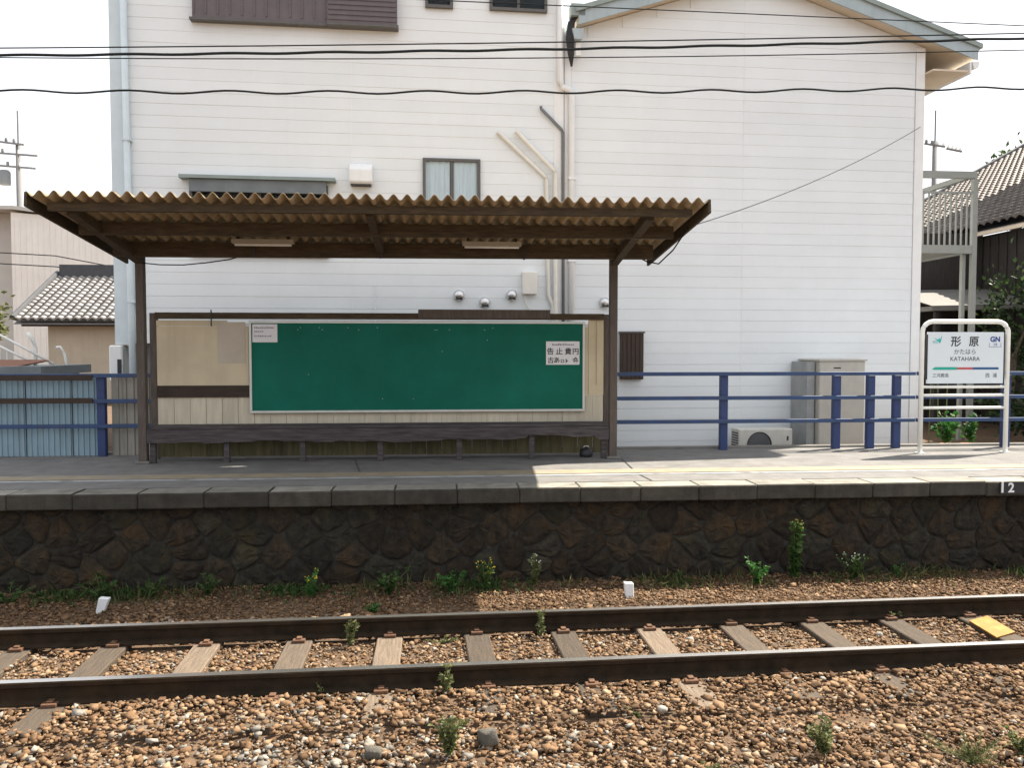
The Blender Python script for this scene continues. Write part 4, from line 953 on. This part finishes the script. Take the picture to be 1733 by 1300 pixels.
W_ = [
 ('spreading green weed behind the left white stake', -3.42, 8.55, .28, .45, LEAFD, 110, None, 'bushy'),
 ('dim green weed against the wall, second clump right of the left stake', -2.40, 8.6, .24, .32, LEAFD, 80, None, 'bushy'),
 ('dark weed against the wall just right of the left stake', -2.95, 8.58, .20, .40, LEAFD, 90, None, 'bushy'),
 ('yellowish green weed below the left half of the green board', -1.36, 8.5, .29, .26, LEAFB, 70, FLY, 'bushy'),
 ('loose dark green weed clump left of the bright fern-like weed', -.55, 8.42, .32, .42, LEAFD, 110, None, 'bushy'),
 ('low bright green fern-like weed at the foot of the wall in the centre', .09, 8.47, .24, .34, LEAFB, 150, None, 'bushy'),
 ('tall pale tipped weed right of the bright fern-like weed', .44, 8.5, .34, .24, LEAFD, 80, FLY, 'bushy'),
 ('airy weed with small white buds against the wall in the centre', .95, 8.6, .40, .26, LEAFP, 70, FLW, 'tall'),
 ('small bright green moss-like tuft just behind the far rail', -.66, 7.72, .09, .26, LEAFB, 130, None, 'bushy'),
 ('bright leafy green weed left of the tall yellow flowering weed', 3.33, 8.45, .30, .30, LEAFB, 120, None, 'bushy'),
 ('tallest weed on the stone wall, topped with yellow flowers', 3.80, 8.6, .68, .26, LEAFD, 120, FLY, 'tall'),
 ('weed with dry pale tips right of the tall yellow flowering weed', 4.48, 8.6, .33, .36, LEAFD, 100, FLW, 'bushy'),
 ('tiny green seedling at the wall foot far right', 5.0, 8.62, .17, .14, LEAFB, 24, None, 'bushy'),
 ('low dark green weed mat at the left edge of the picture', -4.3, 8.5, .20, .60, LEAFD, 120, None, 'bushy'),
 ('tiny weed at the wall foot under the right end of the shelter', 2.55, 8.66, .15, .14, LEAFD, 22, None, 'bushy'),
 ('pale weed standing between the rails left of the fifth sleeper', -.76, 6.78, .28, .20, LEAFP, 44, None, 'tall'),
 ('pale weed standing between the rails in the centre', .82, 6.83, .24, .16, LEAFP, 36, None, 'tall'),
 ('low weed between the rails next to the yellow plate', 4.03, 6.98, .12, .34, LEAFP, 60, None, 'bushy'),
 ('faint low green weed between the rails near the centre', .0, 6.75, .08, .26, LEAFP, 50, None, 'bushy'),
 ('slender pale weed growing against the near rail in the centre', .02, 5.68, .26, .14, LEAFP, 50, None, 'tall'),
 ('tiny weed by the near rail left of the centre', -.86, 5.74, .11, .12, LEAFP, 22, None, 'bushy'),
 ('feathery pale green weed at the bottom of the picture in the centre', .03, 4.92, .24, .24, LEAFP, 130, None, 'bushy'),
 ('feathery pale green weed at the bottom right of the picture', 2.3, 4.75, .23, .28, LEAFP, 150, None, 'bushy'),
 ('tiny green weed in the ballast right of the grey rock', 1.28, 5.28, .07, .14, LEAFP, 30, None, 'bushy'),
 ('dry pale grass tuft in the bottom right corner', 3.12, 4.58, .13, .55, LEAFP, 260, None, 'grass'),
 ('leafy pale weed at the right edge above the corner grass', 3.5, 4.66, .17, .26, LEAFP, 90, None, 'bushy'),
 ('small green weed at the bottom edge right of the grey rock', 1.55, 4.55, .10, .22, LEAFP, 60, None, 'bushy')]
for k, (lab, x, y, h, w, lf, n, fl, kd) in enumerate(W_): weed(lab, x, y, h, w*1.15, lf, int(n*2.4), fl, kd, seed=k, lsize=.55)

def shrub(name, label, c, rad, n, leaf, lsz, seed, group=None, cat='shrub'):
    rg = np.random.default_rng(seed); t = thing(name, label, cat, (c[0], c[1], -.32), group)
    tr = MB(); cl = []
    for k in range(7):
        d = rg.normal(size=3); d /= np.linalg.norm(d); e = np.array(c) + d*np.array(rad)*.65
        tr.tube([(c[0], c[1], -.4), (c[0]+(e[0]-c[0])*.25, c[1]+(e[1]-c[1])*.25, c[2]-rad[2]*.5), tuple(e)], [.05, .035, .012], 6)
    tr.build('trunk', BARK, t)
    for k in range(26):
        d = rg.normal(size=3); d /= np.linalg.norm(d); cl.append(np.array(c)+d*np.array(rad)*rg.uniform(.45, .95))
    cl = np.array(cl); idx = rg.integers(0, len(cl), n)
    pts = cl[idx] + rg.normal(size=(n, 3))*np.array(rad)*.19; dirs = (pts-np.array(c)) + rg.normal(size=(n, 3))*.5
    V, F, pk = leaf_cloud(pts, dirs, lsz*.6, lsz*1.2, .3, seed)
    np_obj('crown', V - np.array([c[0], c[1], -.32]), F, leaf, parent=t, pick=pk)
shrub('garden_shrub', 'glossy dark green shrub beside the balcony post at the right', (11.5, 15.9, 2.0), (.5, .5, 1.2), 800, LEAFS, .12, 3, 'garden shrubs at the right edge')
shrub('garden_shrub', 'leafy green shrub at the right edge beyond the sign', (12.6, 15.3, 2.3), (.5, .6, 1.4), 1000, LEAFS, .12, 4, 'garden shrubs at the right edge')
shrub('garden_shrub', 'low dark shrub behind the fence right of the sign', (11.3, 14.6, .5), (1.1, .6, .6), 1200, LEAFS, .12, 5, 'garden shrubs at the right edge')
shrub('garden_shrub', 'pale green shrub at the left edge in front of the tiled house', (-12.2, 22.5, 2.0), (1.0, .8, 1.1), 1800, LEAFP, .16, 6, None)
shrub('tree', 'dark treetop rising above the tiled roof at the right edge', (21.4, 29.5, 7.6), (1.2, 1.2, 1.4), 2600, LEAFS, .22, 8, None, 'tree')
# flower pots behind the fence, seen through the sign
for k, (x, y, fl, lab) in enumerate(((8.36, 13.0, FLY, 'potted plant with yellow flowers seen below the station sign'), (8.13, 12.75, FLR, 'potted plant with pink flowers seen below the station sign at the left'), (8.72, 13.0, FLW, 'potted green plant in front of the balcony post below the sign'))):
    t = weed(lab, x, y, .52, .42, LEAFB, 120, fl, 'bushy', seed=60+k, z=-.08, name='potted_plant', group='potted plants behind the fence')
    MB().lathe([(0, 0), (.10, 0), (.14, .22), (.15, .24), (.13, .24), (.12, .2), (0, .2)], (x, y, -.319), 'z', 14).build('pot', TERRA, t, smooth=True)
gb = thing('bamboo_canes', 'thin garden canes standing behind the station sign', 'garden canes', (8.3, 13.4, -.3))
for (xx, dx_) in ((8.25, .02), (8.42, -.03), (8.55, .02)): MB().tube([(xx, 13.4, -.33), (xx+dx_, 13.4, 1.25)], .010, 6).build('cane', STEM, gb)
# low moss and grass creeping along the foot of the wall
rg = np.random.default_rng(77); n = 9000
gx = np.where(rg.random(n) < .75, rg.uniform(-7, .6, n), rg.uniform(.6, 8, n)); gy = 8.84 - np.abs(rg.normal(size=n))*.20
keep = np.sin(gx*3.1)+np.sin(gx*7.7+1)*.6+rg.normal(size=n)*.5 > np.where(gx < .6, .35, .9); gx, gy = gx[keep], gy[keep]
pts = np.stack([gx, gy, zgv(gx, gy)-.005], 1); dirs = rg.normal(size=(len(gx), 3)); dirs[:, 2] = np.abs(dirs[:, 2])+.5
V, F, pk = leaf_cloud(pts, dirs, .02, .085, .13, 78)
o = np_obj('ground_cover', V, F, LEAFD, pick=pk); o['kind'] = 'stuff'; o['label'] = 'low green weeds creeping along the wall foot'
# dry grass blades mixed through the weeds at the wall foot
n = 2400; gx = rg.uniform(-7, 8, n); gy = 8.85 - np.abs(rg.normal(size=n))*.30
keep = np.sin(gx*2.3+2)+np.sin(gx*6.1)*.7+rg.normal(size=n)*.7 > .4; gx, gy = gx[keep], gy[keep]
pts = np.stack([gx, gy, zgv(gx, gy)-.005], 1); dirs = rg.normal(size=(len(gx), 3)); dirs[:, 2] = np.abs(dirs[:, 2])+1.0
V, F, pk = leaf_cloud(pts, dirs, .05, .17, .028, 79)
o = np_obj('dry_grass', V, F, LEAFP, pick=pk*.8); o['kind'] = 'stuff'; o['label'] = 'thin dry grass blades scattered along the wall foot'
